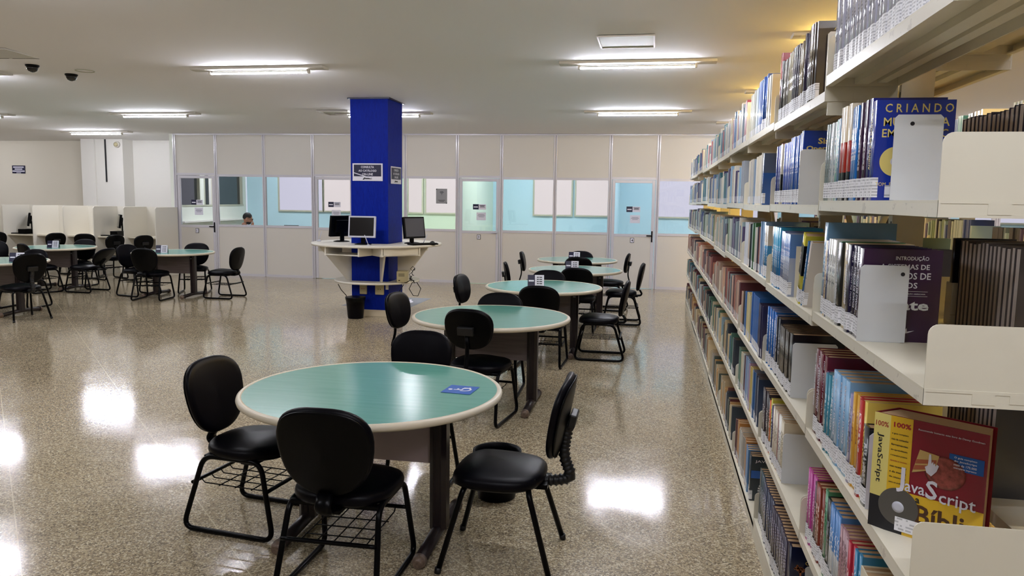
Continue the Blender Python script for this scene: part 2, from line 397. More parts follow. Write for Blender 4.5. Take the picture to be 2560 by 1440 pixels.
for i, num in doors.items():
    a, b = mull[i]+.04, mull[i+1]-.04
    d = MB(); d.box(a, b, -.018, .018, .01, .95)
    fr = MB().box(a, a+.055, -.024, .024, .01, 1.98).box(b-.055, b, -.024, .024, .01, 1.98).box(a+.055, b-.055, -.024, .024, 1.925, 1.98).box(a+.055, b-.055, -.024, .024, .95, 1.0)
    dd = W(d, 'door_%d' % num, M['panel'])
    obj('door_frame', fr, M['alu'], dd, bevel=.004)
    obj('glass_pane', MB().box(a+.055, b-.055, -.004, .004, 1.0, 1.925), GLASS, dd)
    hx = b-.035 if num != 1 else b-.02
    hm = M['blk'] if num != 2 else M['silver']
    obj('handle', MB().box(hx-.012, hx+.012, -.036, -.024, .86, 1.06).box(hx-.1, hx+.01, -.062, -.046, .965, .985).box(hx-.01, hx+.01, -.06, -.03, .965, .985), hm if num != 3 else M['silver'], dd, bevel=.003)
    if num <= 4:
        cx = (a+b)/2
        p = thing('door_number_plate', 'small white plate with black number %d on the door below its pane' % num, 'number plate', (0, WD, 0), WA, 'door number plates')
        obj('plate', MB().box(cx-.035, cx+.035, -.026, -.019, .84, .93), M['ink'], p); obj('plate_face', MB().box(cx-.028, cx+.028, -.028, -.026, .847, .923), M['paper'], p)
        text('digit', str(num), M['ink'], p, (cx-.014, -.0285, .862), FACE_Y, h=.045, bold=.02)
        s = thing('door_sign', 'navy and white notice stuck on the glass of the door numbered %d' % num, 'sign', (0, WD, 0), WA, 'notices on the glass doors')
        obj('logo_panel', MB().box(cx-.12, cx-.01, -.0065, -.0045, 1.40, 1.5), M['navy'], s); obj('text_panel', MB().box(cx-.01, cx+.13, -.0065, -.0045, 1.40, 1.5), M['paper'], s)
        obj('logo_lettering', MB().box(cx-.105, cx-.025, -.008, -.0065, 1.437, 1.457), M['wink'], s)
        obj('lettering', MB().box(cx+.005, cx+.115, -.008, -.0065, 1.474, 1.483).box(cx+.02, cx+.1, -.008, -.0065, 1.458, 1.467).box(cx+.01, cx+.11, -.008, -.0065, 1.442, 1.451), M['ink'], s)
        s = thing('paper_notice', 'plain white sheet of small print taped low on the glass of door %d' % num, 'notice', (0, WD, 0), WA, 'paper notices on the glass doors')
        obj('sheet', MB().box(cx-.05, cx+.13, -.0065, -.0045, 1.2, 1.345), M['paper'], s)
        obj('small_print', MB().box(cx-.02, cx+.1, -.0075, -.0065, 1.30, 1.308).box(cx-.03, cx+.11, -.0075, -.0065, 1.28, 1.288).box(cx-.01, cx+.09, -.0075, -.0065, 1.26, 1.268), M['fgrey'], s)
t = thing('wifi_poster', 'grey portrait poster with a wireless symbol on the glass right of the blue column', 'poster', (0, WD, 0), WA)
obj('sheet', MB().box(-4.09, -3.875, -.0065, -.0045, 1.5, 1.78), mat('grey_poster', '#8e8e90', .5), t)
ph = MB()
for rr in (.02, .036, .052):
    ph.tube([(-3.98+rr*math.cos(a), -.008, 1.675+rr*math.sin(a)) for a in [PI/4+k*PI/16 for k in range(9)]], .004, 5)
ph.lathe([(.006, 0), (.006, .002)], 10, mx=Matrix.Translation((-3.98, -.007, 1.67)) @ Matrix.Rotation(PI/2, 4, 'X'))
ph.box(-4.05, -3.915, -.008, -.0065, 1.56, 1.568).box(-4.03, -3.935, -.008, -.0065, 1.54, 1.548)
obj('symbol', ph, M['ink'], t)
obj('corner_tape', MB().prism([(-4.09, 1.78), (-4.09, 1.75), (-4.06, 1.78)], -.0005, .0005, mx=Matrix.Translation((0, -.0075, 0)) @ Matrix.Rotation(PI/2, 4, 'X')).prism([(-3.875, 1.5), (-3.875, 1.53), (-3.905, 1.5)], -.0005, .0005, mx=Matrix.Translation((0, -.0075, 0)) @ Matrix.Rotation(PI/2, 4, 'X')), M['ink'], t)

# rooms behind the glass
BY = 17.3
def rect(x0, x1, z0, z1, y=BY, t=.02): return MB().box(x0, x1, y, y+t, z0, z1)
struct('wall_room_blue', MB().box(-9.7, -5.9, BY, BY+.1, 0, CEIL).box(-3.68, 12, BY, BY+.1, 0, CEIL), M['cyan'])
struct('wall_room_green', MB().box(-5.9, -3.68, BY, BY+.1, 0, CEIL), M['green'])
struct('wall_room_divider_1', MB().box(-5.75, -5.65, 14.32, BY, 0, CEIL), M['green'])
struct('wall_room_divider_2', MB().box(-3.73, -3.63, 14.36, BY, 0, CEIL), M['green'])
struct('wall_room_divider_3', MB().box(-.86, -.76, 14.42, BY, 0, CEIL), M['cyan'])
struct('wall_room_divider_4', MB().box(2.9, 3.0, 14.5, BY, 0, CEIL), M['cyan'])
SW = Matrix.Translation((-9.46, 14.1, 0)) @ Matrix.Rotation(math.atan2(.27, 3.2), 4, 'Z')
def sw(mb, name, m):
    o = struct(name, mb, m); o.matrix_world = SW; return o
sw(MB().box(-.1, 0, 0, .12, 0, CEIL).box(-.1, 0, .12, 3.2, 0, 1.39).box(-.1, 0, .12, 3.2, 2.3, CEIL).box(-.1, 0, .98, 1.16, 1.39, 2.3).box(-.1, 0, 3.02, 3.2, 1.39, 2.3), 'wall_room_side', M['wbase'])
wi = 30
def lit_window(x0, x1, z0, z1, m, frame=.035):
    global wi
    wi += 1; o = struct('window_%d' % wi, MB().box(x0, x1, BY-.03, BY-.01, z0, z1), m)
    f = MB().box(x0-frame, x1+frame, BY-.05, BY, z0-frame, z0).box(x0-frame, x1+frame, BY-.05, BY, z1, z1+frame).box(x0-frame, x0, BY-.05, BY, z0, z1).box(x1, x1+frame, BY-.05, BY, z0, z1)
    obj('window_frame', f, M['wframe'], o)
for x0, x1, m in [(-8.84, -7.75, M['glow']), (-7.7, -7.0, M['gloww']), (-6.95, -6.3, M['gloww']), (-5.62, -5.3, M['gloww']), (-5.2, -4.3, M['gloww']), (-2.67, -1.84, M['gloww']), (-1.73, -1.02, M['gloww']), (.07, 1.1, M['glow']), (1.2, 2.2, M['glow']), (3.4, 4.6, M['glow']), (4.7, 5.9, M['glow']), (6.4, 7.6, M['glow'])]:
    lit_window(x0, x1, 1.27, 2.2, m)
wi += 1; o = sw(MB().box(-.06, -.05, .12, .98, 1.39, 2.3).box(-.06, -.05, 1.16, 3.02, 1.39, 2.3), 'window_%d' % wi, M['darkglass'])
obj('window_frame', MB().box(-.05, .015, .1, 3.04, 1.36, 1.39).box(-.05, .01, .12, .15, 1.39, 2.3).box(-.05, .01, .95, .98, 1.39, 2.3).box(-.05, .01, 1.16, 1.19, 1.39, 2.3).box(-.05, .01, 2.98, 3.02, 1.39, 2.3), M['wframe'], o)
sw(MB().box(0, .12, .1, 3.2, 1.03, 1.06), 'trim_41', M['wallw'])
t = thing('reading_desk', 'white desk behind the glass where the man in glasses sits', 'desk', (-7.5, 15.0, 0))
obj('desk_top', MB().box(-.6, .6, -.35, .35, .70, .73), M['white'], t)
for x in (-.57, .57): obj('side_panel', MB().box(x-.015, x+.015, -.33, .33, 0, .70), M['white'], t)
t = thing('laptop', 'dark laptop lid just showing above the partition rail beside the man', 'laptop', (-7.35, 14.95, .73), R(180))
obj('keyboard_base', MB().box(-.16, .16, -.11, .11, 0, .018), M['blk'], t)
obj('lid', MB().box(-.16, .16, .10, .115, .018, .275), M['blk'], t)

# ------------------------------------------------------------------ ceiling lamps, cameras, vents
def lamp(name, x, y, label, m, on=True, L=1.5, tl=1.12, grp=None, rz=0):
    t = thing(name, label, 'ceiling lamp', (x, y, cz(y)+.001), rz, grp)
    obj('tray', MB().prism([(-.085, 0), (.085, 0), (.08, -.024), (.03, -.03), (-.03, -.03), (-.08, -.024)], -L/2, L/2, mx=Matrix.Rotation(PI/2, 4, 'Y') @ Matrix.Rotation(PI/2, 4, 'Z')), M['fix'], t)
    for e in (-1, 1):
        obj('socket', MB().box(e*tl/2-.012, e*tl/2+.012, -.022, .022, -.068, -.024), M['fix'], t, bevel=.004)
    tb = MB().tube([(-tl/2+.012, 0, -.052), (tl/2-.012, 0, -.052)], .014, 10)
    for i, f in enumerate(tb.f):      # the back of the tube is opaque, it shines downward
        if sum(tb.v[q][2] for q in f)/len(f) > -.0515: tb.m[i] = 1
    obj('tube', tb, [m, M['fix']], t)
    return t
lamps = [(-4.17, 7.74, 'long lit ceiling lamp above the open floor in front of the blue column'),
 (-.22, 7.76, 'brightest long ceiling lamp just beyond the square hatch over the tables'),
 (-.29, 11.27, 'lit ceiling lamp near the partition above the farthest round tables'),
 (-4.07, 11.3, 'ceiling lamp half hidden behind the blue column'),
 (-7.8, 11.16, 'lit ceiling lamp over the round tables left of the column'),
 (-10.88, 13.71, 'farthest small lit ceiling lamp above the study carrels'),
 (-11.16, 11.17, 'lit ceiling lamp cut by the left edge of the photo'),
 (-4.1, 4.2, 'ceiling lamp just above the top edge of the photo'), (-.2, 4.2, 'ceiling lamp over the nearest round table'),
 (-8.0, 4.2, 'ceiling lamp over the open floor far left of the nearest table'), (-8.0, 7.75, 'ceiling lamp over the floor beyond the left edge'),
 (-4.0, .6, 'ceiling lamp behind the camera on the left'), (-.2, .6, 'ceiling lamp behind the camera'), (-12, 7.75, 'ceiling lamp far beyond the left edge'),
 (-15, 13.7, 'ceiling lamp in the far corner beyond the left edge'), (-15, 11.0, 'ceiling lamp in the far area beyond the left edge')]
for x, y, lb in lamps: lamp('ceiling_lamp', x, y, lb, M['tubeL'], grp='lit tube lamps on the ceiling')
for k, (x, y) in enumerate([(1.7, 9.62), (1.75, 6.78), (1.7, 3.5)]):
    lamp('warm_ceiling_lamp', x, y, ['warm yellow ceiling lamp whose end shows low over the top shelf', 'warm yellow ceiling lamp end showing high above the top shelf', 'warm yellow lamp over the book aisle nearest the camera'][k], M['tubeW'], L=1.4, grp='warm lamps over the book aisle')
for y, lb in ((12.6, 'cool ceiling lamp over the far end of the book aisle'), (-.2, 'added unseen cool lamp behind the camera, brightening the near bookshelf')): lamp('ceiling_lamp', 1.64, y, lb, M['tubeL'], grp=None)  # the lamp behind the camera is unseen, added to brighten shelf plates and bookends
for k, x in enumerate([5.0, 8.5]):
    for y in (3, 8, 12.5): lamp('ceiling_lamp', x, y, 'ceiling lamp over the distant book stacks', M['tubeL'], grp='lamps over the distant book stacks')
for k, (x, w) in enumerate([(-8.2, 'where the man sits'), (-4.8, 'behind the poster'), (-2.3, 'with the pale blue walls'), (.8, 'behind door 4'), (5, 'at the far end')]):
    lamp('room_lamp', x, 15.4, 'ceiling lamp inside the glazed room '+w, M['tubeR'], grp='lamps inside the glazed rooms')
for k, (x, y) in enumerate([(-6.6, 7.39), (-6.58, 7.93)]):
    t = thing('dome_camera', ['black dome camera on the ceiling beside the access hatch', 'black dome camera on the ceiling beside the thin ring'][k], 'security camera', (x, y, cz(y)), 0, 'dome cameras on the ceiling')
    obj('mount', MB().lathe([(.068, 0), (.068, -.012), (.06, -.02)], 24), M['blk'], t); obj('dome', MB().lathe([(.058, -.018), (.055, -.04), (.042, -.062), (.02, -.074), (.004, -.077)], 24), M['dome'], t)
tag(obj('ceiling_ring', MB().tube([(.095*math.cos(a), .095*math.sin(a), 0) for a in [k*PI/16 for k in range(32)]], .005, 6, True), M['wframe'], loc=(-6.25, 7.74, cz(7.74)-.004)), 'thin round ring set in the ceiling right of the dome cameras', 'ceiling ring')
t = thing('ceiling_hatch', 'square recessed hatch in the ceiling above the lamp over the tables', 'ceiling hatch', (-.287, 6.88, cz(6.88)))
obj('frame', MB().box(-.24, .24, -.25, -.235, -.012, 0).box(-.24, .24, .235, .25, -.012, 0).box(-.24, -.225, -.235, .235, -.012, 0).box(.225, .24, -.235, .235, -.012, 0), M['fix'], t)
obj('hatch_panel', MB().box(-.225, .225, -.235, .235, -.006, 0), M['wframe'], t)
t = thing('ceiling_hatch', 'pale access hatch with an open dark gap near the two dome cameras', 'ceiling hatch', (-6.5, 6.8, cz(6.8)), R(8))
obj('hatch_panel', MB().box(-.3, .3, -.26, .26, -.008, 0), M['fix'], t); obj('gap', MB().box(-.3, -.02, .235, .247, -.0095, -.008).box(.02, .3, .235, .247, -.0095, -.008), M['ink'], t)
t = thing('ceiling_hatch', 'small hatch in the ceiling just left of the blue column', 'ceiling hatch', (-4.75, 11.2, cz(11.2)))
obj('frame', MB().box(-.25, .25, -.25, -.225, -.02, 0).box(-.25, .25, .225, .25, -.02, 0).box(-.25, -.225, -.225, .225, -.02, 0).box(.225, .25, -.225, .225, -.02, 0), M['fix'], t)
obj('hatch_panel', MB().box(-.225, .225, -.225, .225, -.006, 0), M['wframe'], t)

# ------------------------------------------------------------------ blue column with the round computer counter
CX, CY = -3.74, 10.1
col = struct('trim_50', MB().box(-4.0, -3.48, 9.82, 10.40, .09, cz(10.4)), M['blue'])
struct('baseboard_column', MB().box(-4.008, -3.472, 9.812, 10.408, 0, .09), M['tile'], bevel=.003)
struct('trim_51', MB().box(-4.03, -3.45, 9.79, 10.43, cz(10.1)-.014, cz(10.1)+.005), M['navy'])
CZ = .985
t = thing('computer_counter', 'round white counter built around the blue column with a shelf below', 'counter', (CX, CY, 0))
def ring(r, z0, z1, m=0):
    # round top with a square hole for the column
    mbx = MB(); n = 64; ho = []
    for i in range(n):
        a = 2*PI*i/n; c, s_ = math.cos(a), math.sin(a); k = min(.27/abs(c) if abs(c) > 1e-6 else 9, .305/abs(s_) if abs(s_) > 1e-6 else 9); ho.append((c*k, s_*k))
    ou = [(r*math.cos(2*PI*i/n), r*math.sin(2*PI*i/n)) for i in range(n)]
    for z in (z0, z1):
        for p in ou: mbx.v.append((p[0], p[1], z))
        for p in ho: mbx.v.append((p[0], p[1], z))
    for i in range(n):
        j = (i+1) % n
        mbx.face([i, j, 2*n+j, 2*n+i], m, True); mbx.face([2*n+i, 2*n+j, 3*n+j, 3*n+i], m); mbx.face([j, i, n+i, n+j], m)
    return mbx
obj('counter_top', ring(.88, CZ-.03, CZ), M['white'], t)
obj('lower_shelf', ring(.58, .455, .48), M['white'], t)
for k, a in enumerate([R(-62), R(-150), R(-12), R(75), R(125)]):
    c, s_ = math.cos(a), math.sin(a)
    mx = Matrix(((c, 0, -s_, 0), (s_, 0, c, 0), (0, 1, 0, 0), (0, 0, 0, 1)))
    obj('support_panel', MB().prism([(.33, .48), (.42, .48), (.80, CZ-.03), (.33, CZ-.03)], -.012, .012, mx=mx), M['white'], t)
def tray(a, r=.6, w=.5):
    mx = Matrix.Rotation(a, 4, 'Z') @ Matrix.Translation((0, -r, 0))
    o = obj('keyboard_tray', MB().box(-w/2, w/2, -.2, .15, CZ-.135, CZ-.12, mx=mx).box(-w/2-.02, -w/2, -.2, .15, CZ-.14, CZ-.03, mx=mx).box(w/2, w/2+.02, -.2, .15, CZ-.14, CZ-.03, mx=mx), M['white'], t)
    return mx
tray(R(-14))
mxr = tray(R(42), .62); tray(R(160)); tray(R(-105))
obj('skirt_panel', MB().box(-.24, .24, -.2, -.18, CZ-.135, CZ-.03, mx=mxr), M['white'], t)
def monitor(name, label, x, y, z, rz, frame, scr, w=.34, h=.27, kb=False, tilt=8, sz=.07):
    m_ = thing(name, label, 'computer monitor', (x, y, z), rz)
    mx = Matrix.Translation((0, 0, sz+h/2)) @ Matrix.Rotation(R(-tilt), 4, 'X')
    obj('bezel', MB().box(-w/2, w/2, -.02, .02, -h/2, h/2, mx=mx).box(-w/2*.6, w/2*.6, .02, .05, -h/2*.6, h/2*.6, mx=mx), frame, m_, bevel=.004)
    obj('screen', MB().box(-w/2+.02, w/2-.02, -.023, -.0195, -h/2+.022, h/2-.02, mx=mx), scr, m_)
    obj('neck', MB().box(-.03, .03, .03, .055, .01, sz+.1), M['blk'], m_, bevel=.004)
    obj('stand_base', MB().lathe([(.11, 0), (.11, .008), (.06, .018)], 24, cy=.03), M['blk'], m_)
    return m_
monitor('computer_monitor', 'silver framed monitor facing forward in front of the blue column', -3.74, 9.55, CZ, R(4), M['silver'], M['screen'], .36, .28, sz=.09)
monitor('computer_monitor', 'black monitor seen from its side left of the blue column', -4.28, 10.1, CZ, R(-118), M['blk'], M['screen'], .34, .29)
monitor('computer_monitor', 'black framed monitor with grey screen turned right beside the column', -3.2, 10.05, CZ, R(58), M['blk'], M['gscreen'], .36, .29)
t = thing('keyboard', 'black keyboard on the counter before the grey-screen monitor', 'keyboard', (-3.0, 9.82, CZ), R(50))
obj('body', MB().box(-.2, .2, -.07, .07, 0, .018), M['blk'], t, bevel=.004)
kb = MB()
for i in range(12):
    for j in range(4): kb.box(-.19+i*.032, -.163+i*.032, -.06+j*.03, -.035+j*.03, .018, .024)
obj('keys', kb, M['blk'], t)['kind'] = 'stuff'
t = tag(obj('mouse', MB().lathe([(.03, 0), (.034, .012), (.028, .026), (.012, .034), (.002, .036)], 18), M['blk'], loc=(-2.96, 10.12, CZ)), 'black mouse at the end of the counter keyboard', 'mouse'); t.scale = (1, 1.5, 1)
for k, (x, y, lx, lb) in enumerate([(-4.56, 10.03, .04, 'pen on a wire stand at the left end of the counter'), (-3.55, 9.27, -.05, 'pen on a wire stand at the front edge of the counter'), (-3.0, 9.82, .06, 'pen on a wire stand beside the grey-screen monitor')]):
    t = thing('pen_holder', lb, 'pen holder', (x, y, CZ), 0, 'pens on stands along the counter')
    obj('base', MB().lathe([(.028, 0), (.028, .01), (.012, .022)], 16), M['silver'], t); obj('pen', MB().tube([(0, 0, .015), (lx, 0, .14)], .005, 8), M['silver'], t)
t = thing('voltage_stabiliser', 'beige box on the low shelf of the column counter', 'power unit', (-3.28, 9.82, .481), R(14))
obj('case', MB().box(-.075, .075, -.09, .09, 0, .15), M['beige'], t, bevel=.008)
obj('vent_slots', MB().box(-.05, .03, -.092, -.09, .1, .105).box(-.05, .03, -.092, -.09, .115, .12).box(-.05, .03, -.092, -.09, .085, .09), M['ink'], t)
obj('switch', MB().box(-.05, -.03, -.094, -.09, .025, .035), M['blk'], t)
cb = MB(); rd = random.Random(4); cb.tube([(-3.27, 9.78, .485), (-3.2, 9.72, .485), (-3.14, 9.7, .52), (-3.12, 9.7, .58)], .005, 6)
for k in range(4):
    p = [(-3.12+rd.uniform(-.02, .03), 9.7+rd.uniform(-.05, .05), .58)]
    for i in range(7): p.append((p[-1][0]+rd.uniform(-.03, .05), p[-1][1]+rd.uniform(-.04, .04), max(.49, p[-1][2]+rd.uniform(-.05, .04))))
    cb.tube(p, .004, 5)
cb.tube([(-3.1, 9.68, .5), (-3.12, 9.6, .42), (-3.05, 9.55, .34), (-3.0, 9.6, .33), (-2.98, 9.66, .42), (-3.05, 9.7, .5)], .005, 6)
cb.tube([(-3.2, 9.62, .47), (-3.24, 9.5, .36), (-3.26, 9.55, .3), (-3.3, 9.68, .27)], .005, 6)
tag(obj('power_cables', cb, M['blk']), 'tangled black cables at the end of the low shelf under the counter', 'cables', kind='stuff')
tag(obj('hanging_cable', MB().tube([(-4.06, 9.5, .46), (-4.04, 9.55, .38), (-4.0, 9.62, .3), (-4.01, 9.66, .2)], .005, 6), M['blk']), 'black cable hanging from the low shelf above the waste bin', 'cable')
for k, (x, lb) in enumerate([(-3.83, 'square cream socket with a red switch low on the column'), (-3.6, 'wider cream socket with a plug low on the column')]):
    t = thing('power_socket', lb, 'power socket', (x, 9.82, .37), 0)
    obj('plate', MB().box(-.05-.01*k, .05+.01*k, -.03, 0, -.07, .06), M['beige'], t, bevel=.006); obj('socket_holes', MB().box(-.02, -.01, -.032, -.03, 0, .01).box(.01, .02, -.032, -.03, 0, .01), M['ink'] if k else M['red'], t)
for k, (nm, loc, rz, lb) in enumerate([('column_sign', (-3.762, 9.815, 1.93), 0, 'navy and white catalogue notice on the front of the blue column'), ('column_sign', (-3.475, 10.12, 1.9), PI/2, 'navy and white catalogue notice curling on the side of the blue column')]):
    t = thing(nm, lb, 'sign', loc, rz, 'catalogue notices on the blue column')
    obj('sheet', MB().box(-.21, .21, -.004, 0, -.115, .115), M['paper'], t)
    obj('navy_panel', MB().box(-.19, .19, -.006, -.004, -.055, .098), M['navy'], t)
    for q, (s_, w_) in enumerate([('CONSULTA', .18), ('AO CAT\u00c1LOGO', .25), ('ON-LINE', .15)]):
        text('lettering', s_, M['wink'], t, (-w_/2, -.0065, .052-.047*q), FACE_Y, w=w_, h=.03 if q != 1 else .034, bold=.015)
    obj('footer_logo', MB().prism([(-.07, -.098), (-.045, -.07), (-.03, -.07), (-.045, -.098)], -.0005, .0005, mx=Matrix.Translation((0, -.0047, 0)) @ Matrix.Rotation(PI/2, 4, 'X')).box(-.035, .06, -.0052, -.004, -.092, -.076), M['ink'], t)
    if k == 0: obj('pale_sliver', MB().prism([(-.205, -.01), (-.205, .0), (0, -.06), (.1, -.1), (-.01, -.068)], -.0005, .0005, mx=Matrix.Translation((0, -.0072, 0)) @ Matrix.Rotation(PI/2, 4, 'X')), M['paper'], t)  # flat pale sliver lying across the navy panel
def bin_(label, x, y, r, h):
    t = thing('waste_bin', label, 'waste bin', (x, y, 0))
    obj('bucket', MB().lathe([(r*.8, 0), (r*.82, .01), (r, h-.02), (r*1.05, h-.02), (r*1.05, h), (r*.97, h), (r*.97, h-.03), (r*.78, .03)], 32), M['vinyl'], t)
    return t
t = bin_('black waste bin with a liner standing against the blue column', -3.87, 9.62, .125, .28)
obj('bin_liner', MB().lathe([(.118, .2), (.134, .27), (.136, .285), (.128, .285)], 18), M['blk'], t)
bin_('black waste bin on the floor behind the right chair of the nearest table', -.79, 3.95, .125, .26)
tag(obj('socket_cover', MB().box(-.02, .02, -.003, 0, -.03, .03), M['white'], loc=(-3.5, 9.82, .4)), 'small pale socket cover at the right corner of the column', 'socket cover')
# wheelchair stickers
def wheelchair(mtl_bg, mtl_fg, parent, sx, sy, z=0):
    obj('background', MB().box(-sx, sx, -sy, sy, z, z+.0008), mtl_bg, parent)
    s_ = min(sx, sy)*.95; m_ = MB(); z1 = z+.0012
    a = [(.08+.42*math.cos(q), -.28+.42*math.sin(q)) for q in [R(150)+k*R(13) for k in range(19)]]
    def P(pts, r): m_.tube([(x*s_, y*s_, z1) for x, y in pts], r*s_*1.45, 8, flat=.05)
    P(a, .05); P([(-.12, .45), (-.05, -.12), (.3, -.12), (.5, -.55), (.66, -.48)], .06); P([(-.09, .2), (.22, .2)], .05)
    m_.lathe([(.15*s_, 0), (.15*s_, .0009)], 20, cx=-.14*s_, cy=.68*s_, cz=z+.0008)
    obj('wheelchair_symbol', m_, mtl_fg, parent)
t = thing('floor_sticker', 'large grey wheelchair marking on the floor beyond the blue column', 'floor marking', (-4.0, 11.27, 0.0005), R(90)); wheelchair(M['fgrey'], M['wink'], t, .58, .52)

# ------------------------------------------------------------------ the seated man
def skin_body(name, verts, edges, rad, mtl, parent, root=0, sub=2):
    me = bpy.data.meshes.new(name); me.from_pydata(verts, edges, []); me.materials.append(mtl)
    o = link(name, me, parent); o.modifiers.new('skin', 'SKIN'); 
    me.skin_vertices.new() if not me.skin_vertices else None
    for i, r in enumerate(rad): me.skin_vertices[0].data[i].radius = (r, r) if not isinstance(r, tuple) else r
    me.skin_vertices[0].data[root].use_root = True
    s_ = o.modifiers.new('sub', 'SUBSURF'); s_.levels = sub; s_.render_levels = sub
    for p in me.polygons: p.use_smooth = True
    o.modifiers['skin'].use_smooth_shade = True
    return o
man = thing('person', 'man with short dark hair, glasses and beard reading behind the glass, hand on chin', 'person', (-8.47, 14.62, 0), R(-68))
# local: faces +y
V = [(0, 0, .44), (0, .02, .58), (0, .06, .74), (0, .10, .86), (0, .13, .93), (0, .17, 1.0), (0, .20, 1.04),
     (.17, .10, .85), (.24, .22, .68), (.12, .42, .75), (.05, .36, .90), (.03, .32, .97),
     (-.17, .10, .85), (-.24, .20, .66), (-.14, .44, .75), (-.08, .50, .755),
     (.09, .02, .44), (.12, .42, .46), (.12, .45, .08), (.12, .58, .05), (-.09, .02, .44), (-.12, .42, .46), (-.12, .45, .08), (-.12, .58, .05)]
E_ = [(0, 1), (1, 2), (2, 3), (3, 4), (4, 5), (5, 6), (3, 7), (7, 8), (8, 9), (9, 10), (10, 11), (3, 12), (12, 13), (13, 14), (14, 15), (0, 16), (16, 17), (17, 18), (18, 19), (0, 20), (20, 21), (21, 22), (22, 23)]
Rr = [.13, .13, .13, .11, .06, .052, .05, .065, .045, .038, .03, .026, .065, .045, .036, .028, .085, .065, .045, .035, .085, .065, .045, .035]
skin_body('body', V, E_, Rr, M['skin'], man)
Vs = [(0, 0, .48), (0, .02, .58), (0, .06, .74), (0, .10, .86), (0, .12, .91), (.17, .10, .85), (.225, .18, .74), (-.17, .10, .85), (-.225, .18, .74)]
skin_body('shirt', Vs, [(0, 1), (1, 2), (2, 3), (3, 4), (3, 5), (5, 6), (3, 7), (7, 8)], [.145, .145, .145, .125, .07, .08, .06, .08, .06], M['shirt'], man)
Vt = [(0, 0, .44), (.09, .02, .44), (.12, .42, .46), (.12, .45, .12), (-.09, .02, .44), (-.12, .42, .46), (-.12, .45, .12)]
skin_body('trousers', Vt, [(0, 1), (1, 2), (2, 3), (0, 4), (4, 5), (5, 6)], [.15, .1, .078, .06, .1, .078, .06], M['denim'], man)
HM = Matrix.Translation((0, .235, 1.125)) @ Matrix.Rotation(R(-18), 4, 'X')
def ellips(mbx, c, r, n=20, k=14, m=0, warp=None):
    o = len(mbx.v)
    for i in range(k+1):
        ph = PI*i/k
        for j in range(n):
            th = 2*PI*j/n; p = Vector((r[0]*math.sin(ph)*math.cos(th), r[1]*math.sin(ph)*math.sin(th), r[2]*math.cos(ph)))
            if warp: p = warp(p)
            mbx.v.append(tuple(HM @ (p+Vector(c))))
    for i in range(k):
        for j in range(n): mbx.face([o+i*n+j, o+(i+1)*n+j, o+(i+1)*n+(j+1) % n, o+i*n+(j+1) % n], m, True)
    return mbx
def hw(p):
    if p.z < -.02:
        k = 1+(p.z+.02)*2.6; p.x *= k; p.y = p.y*(1+(p.z+.02)*1.2)+.012
    return p
hd = MB(); ellips(hd, (0, 0, 0), (.073, .092, .115), warp=hw)
ellips(hd, (0, .098, -.012), (.012, .018, .022), 10, 8); ellips(hd, (.074, -.005, -.01), (.01, .02, .03), 10, 8); ellips(hd, (-.074, -.005, -.01), (.01, .02, .03), 10, 8)
ellips(hd, (0, .082, -.058), (.022, .012, .007), 10, 6)
obj('head', hd, M['skin'], man)
hr = MB(); ellips(hr, (0, -.012, .03), (.08, .094, .098), warp=lambda p: Vector((p.x, min(p.y, .075+p.z*.2), max(p.z, -.055 if p.y < -.02 else -.0))))
obj('hair', hr, M['hair'], man)
bd = MB(); ellips(bd, (0, .035, -.068), (.058, .055, .045)); obj('beard', bd, M['hair'], man)
gl_ = MB()
for e in (-1, 1):
    gl_.tube([tuple(HM @ Vector((e*.033+.026*math.cos(q), .1, .012+.02*math.sin(q)))) for q in [k*PI/8 for k in range(16)]], .0035, 5, True)
    gl_.tube([tuple(HM @ Vector((e*.06, .098, .016))), tuple(HM @ Vector((e*.076, 0, .01)))], .003, 5)
gl_.tube([tuple(HM @ Vector((-.008, .102, .015))), tuple(HM @ Vector((.008, .102, .015)))], .003, 5)
obj('glasses', gl_, M['blk'], man)
ey = MB()
for e in (-1, 1): ellips(ey, (e*.032, .083, .012), (.012, .008, .006), 10, 6)
obj('eyes', ey, M['ink'], man)
hv = [(.03, .32, .965), (.03, .335, 1.0), (.025, .34, 1.03)]; he = [(0, 1), (1, 2)]; hrr = [.026, .03, .024]
for k in range(4):
    b = len(hv); x = .05-.017*k
    hv += [(x, .345, 1.045), (x-.004, .335, 1.07), (x-.008, .315, 1.085-.004*k)]; he += [(2, b), (b, b+1), (b+1, b+2)]; hrr += [.0085, .008, .007]
b = len(hv); hv += [(-.005, .32, 1.02), (-.012, .305, 1.045)]; he += [(1, b), (b, b+1)]; hrr += [.01, .009]
skin_body('hand', hv, he, hrr, M['skin'], man, 1)

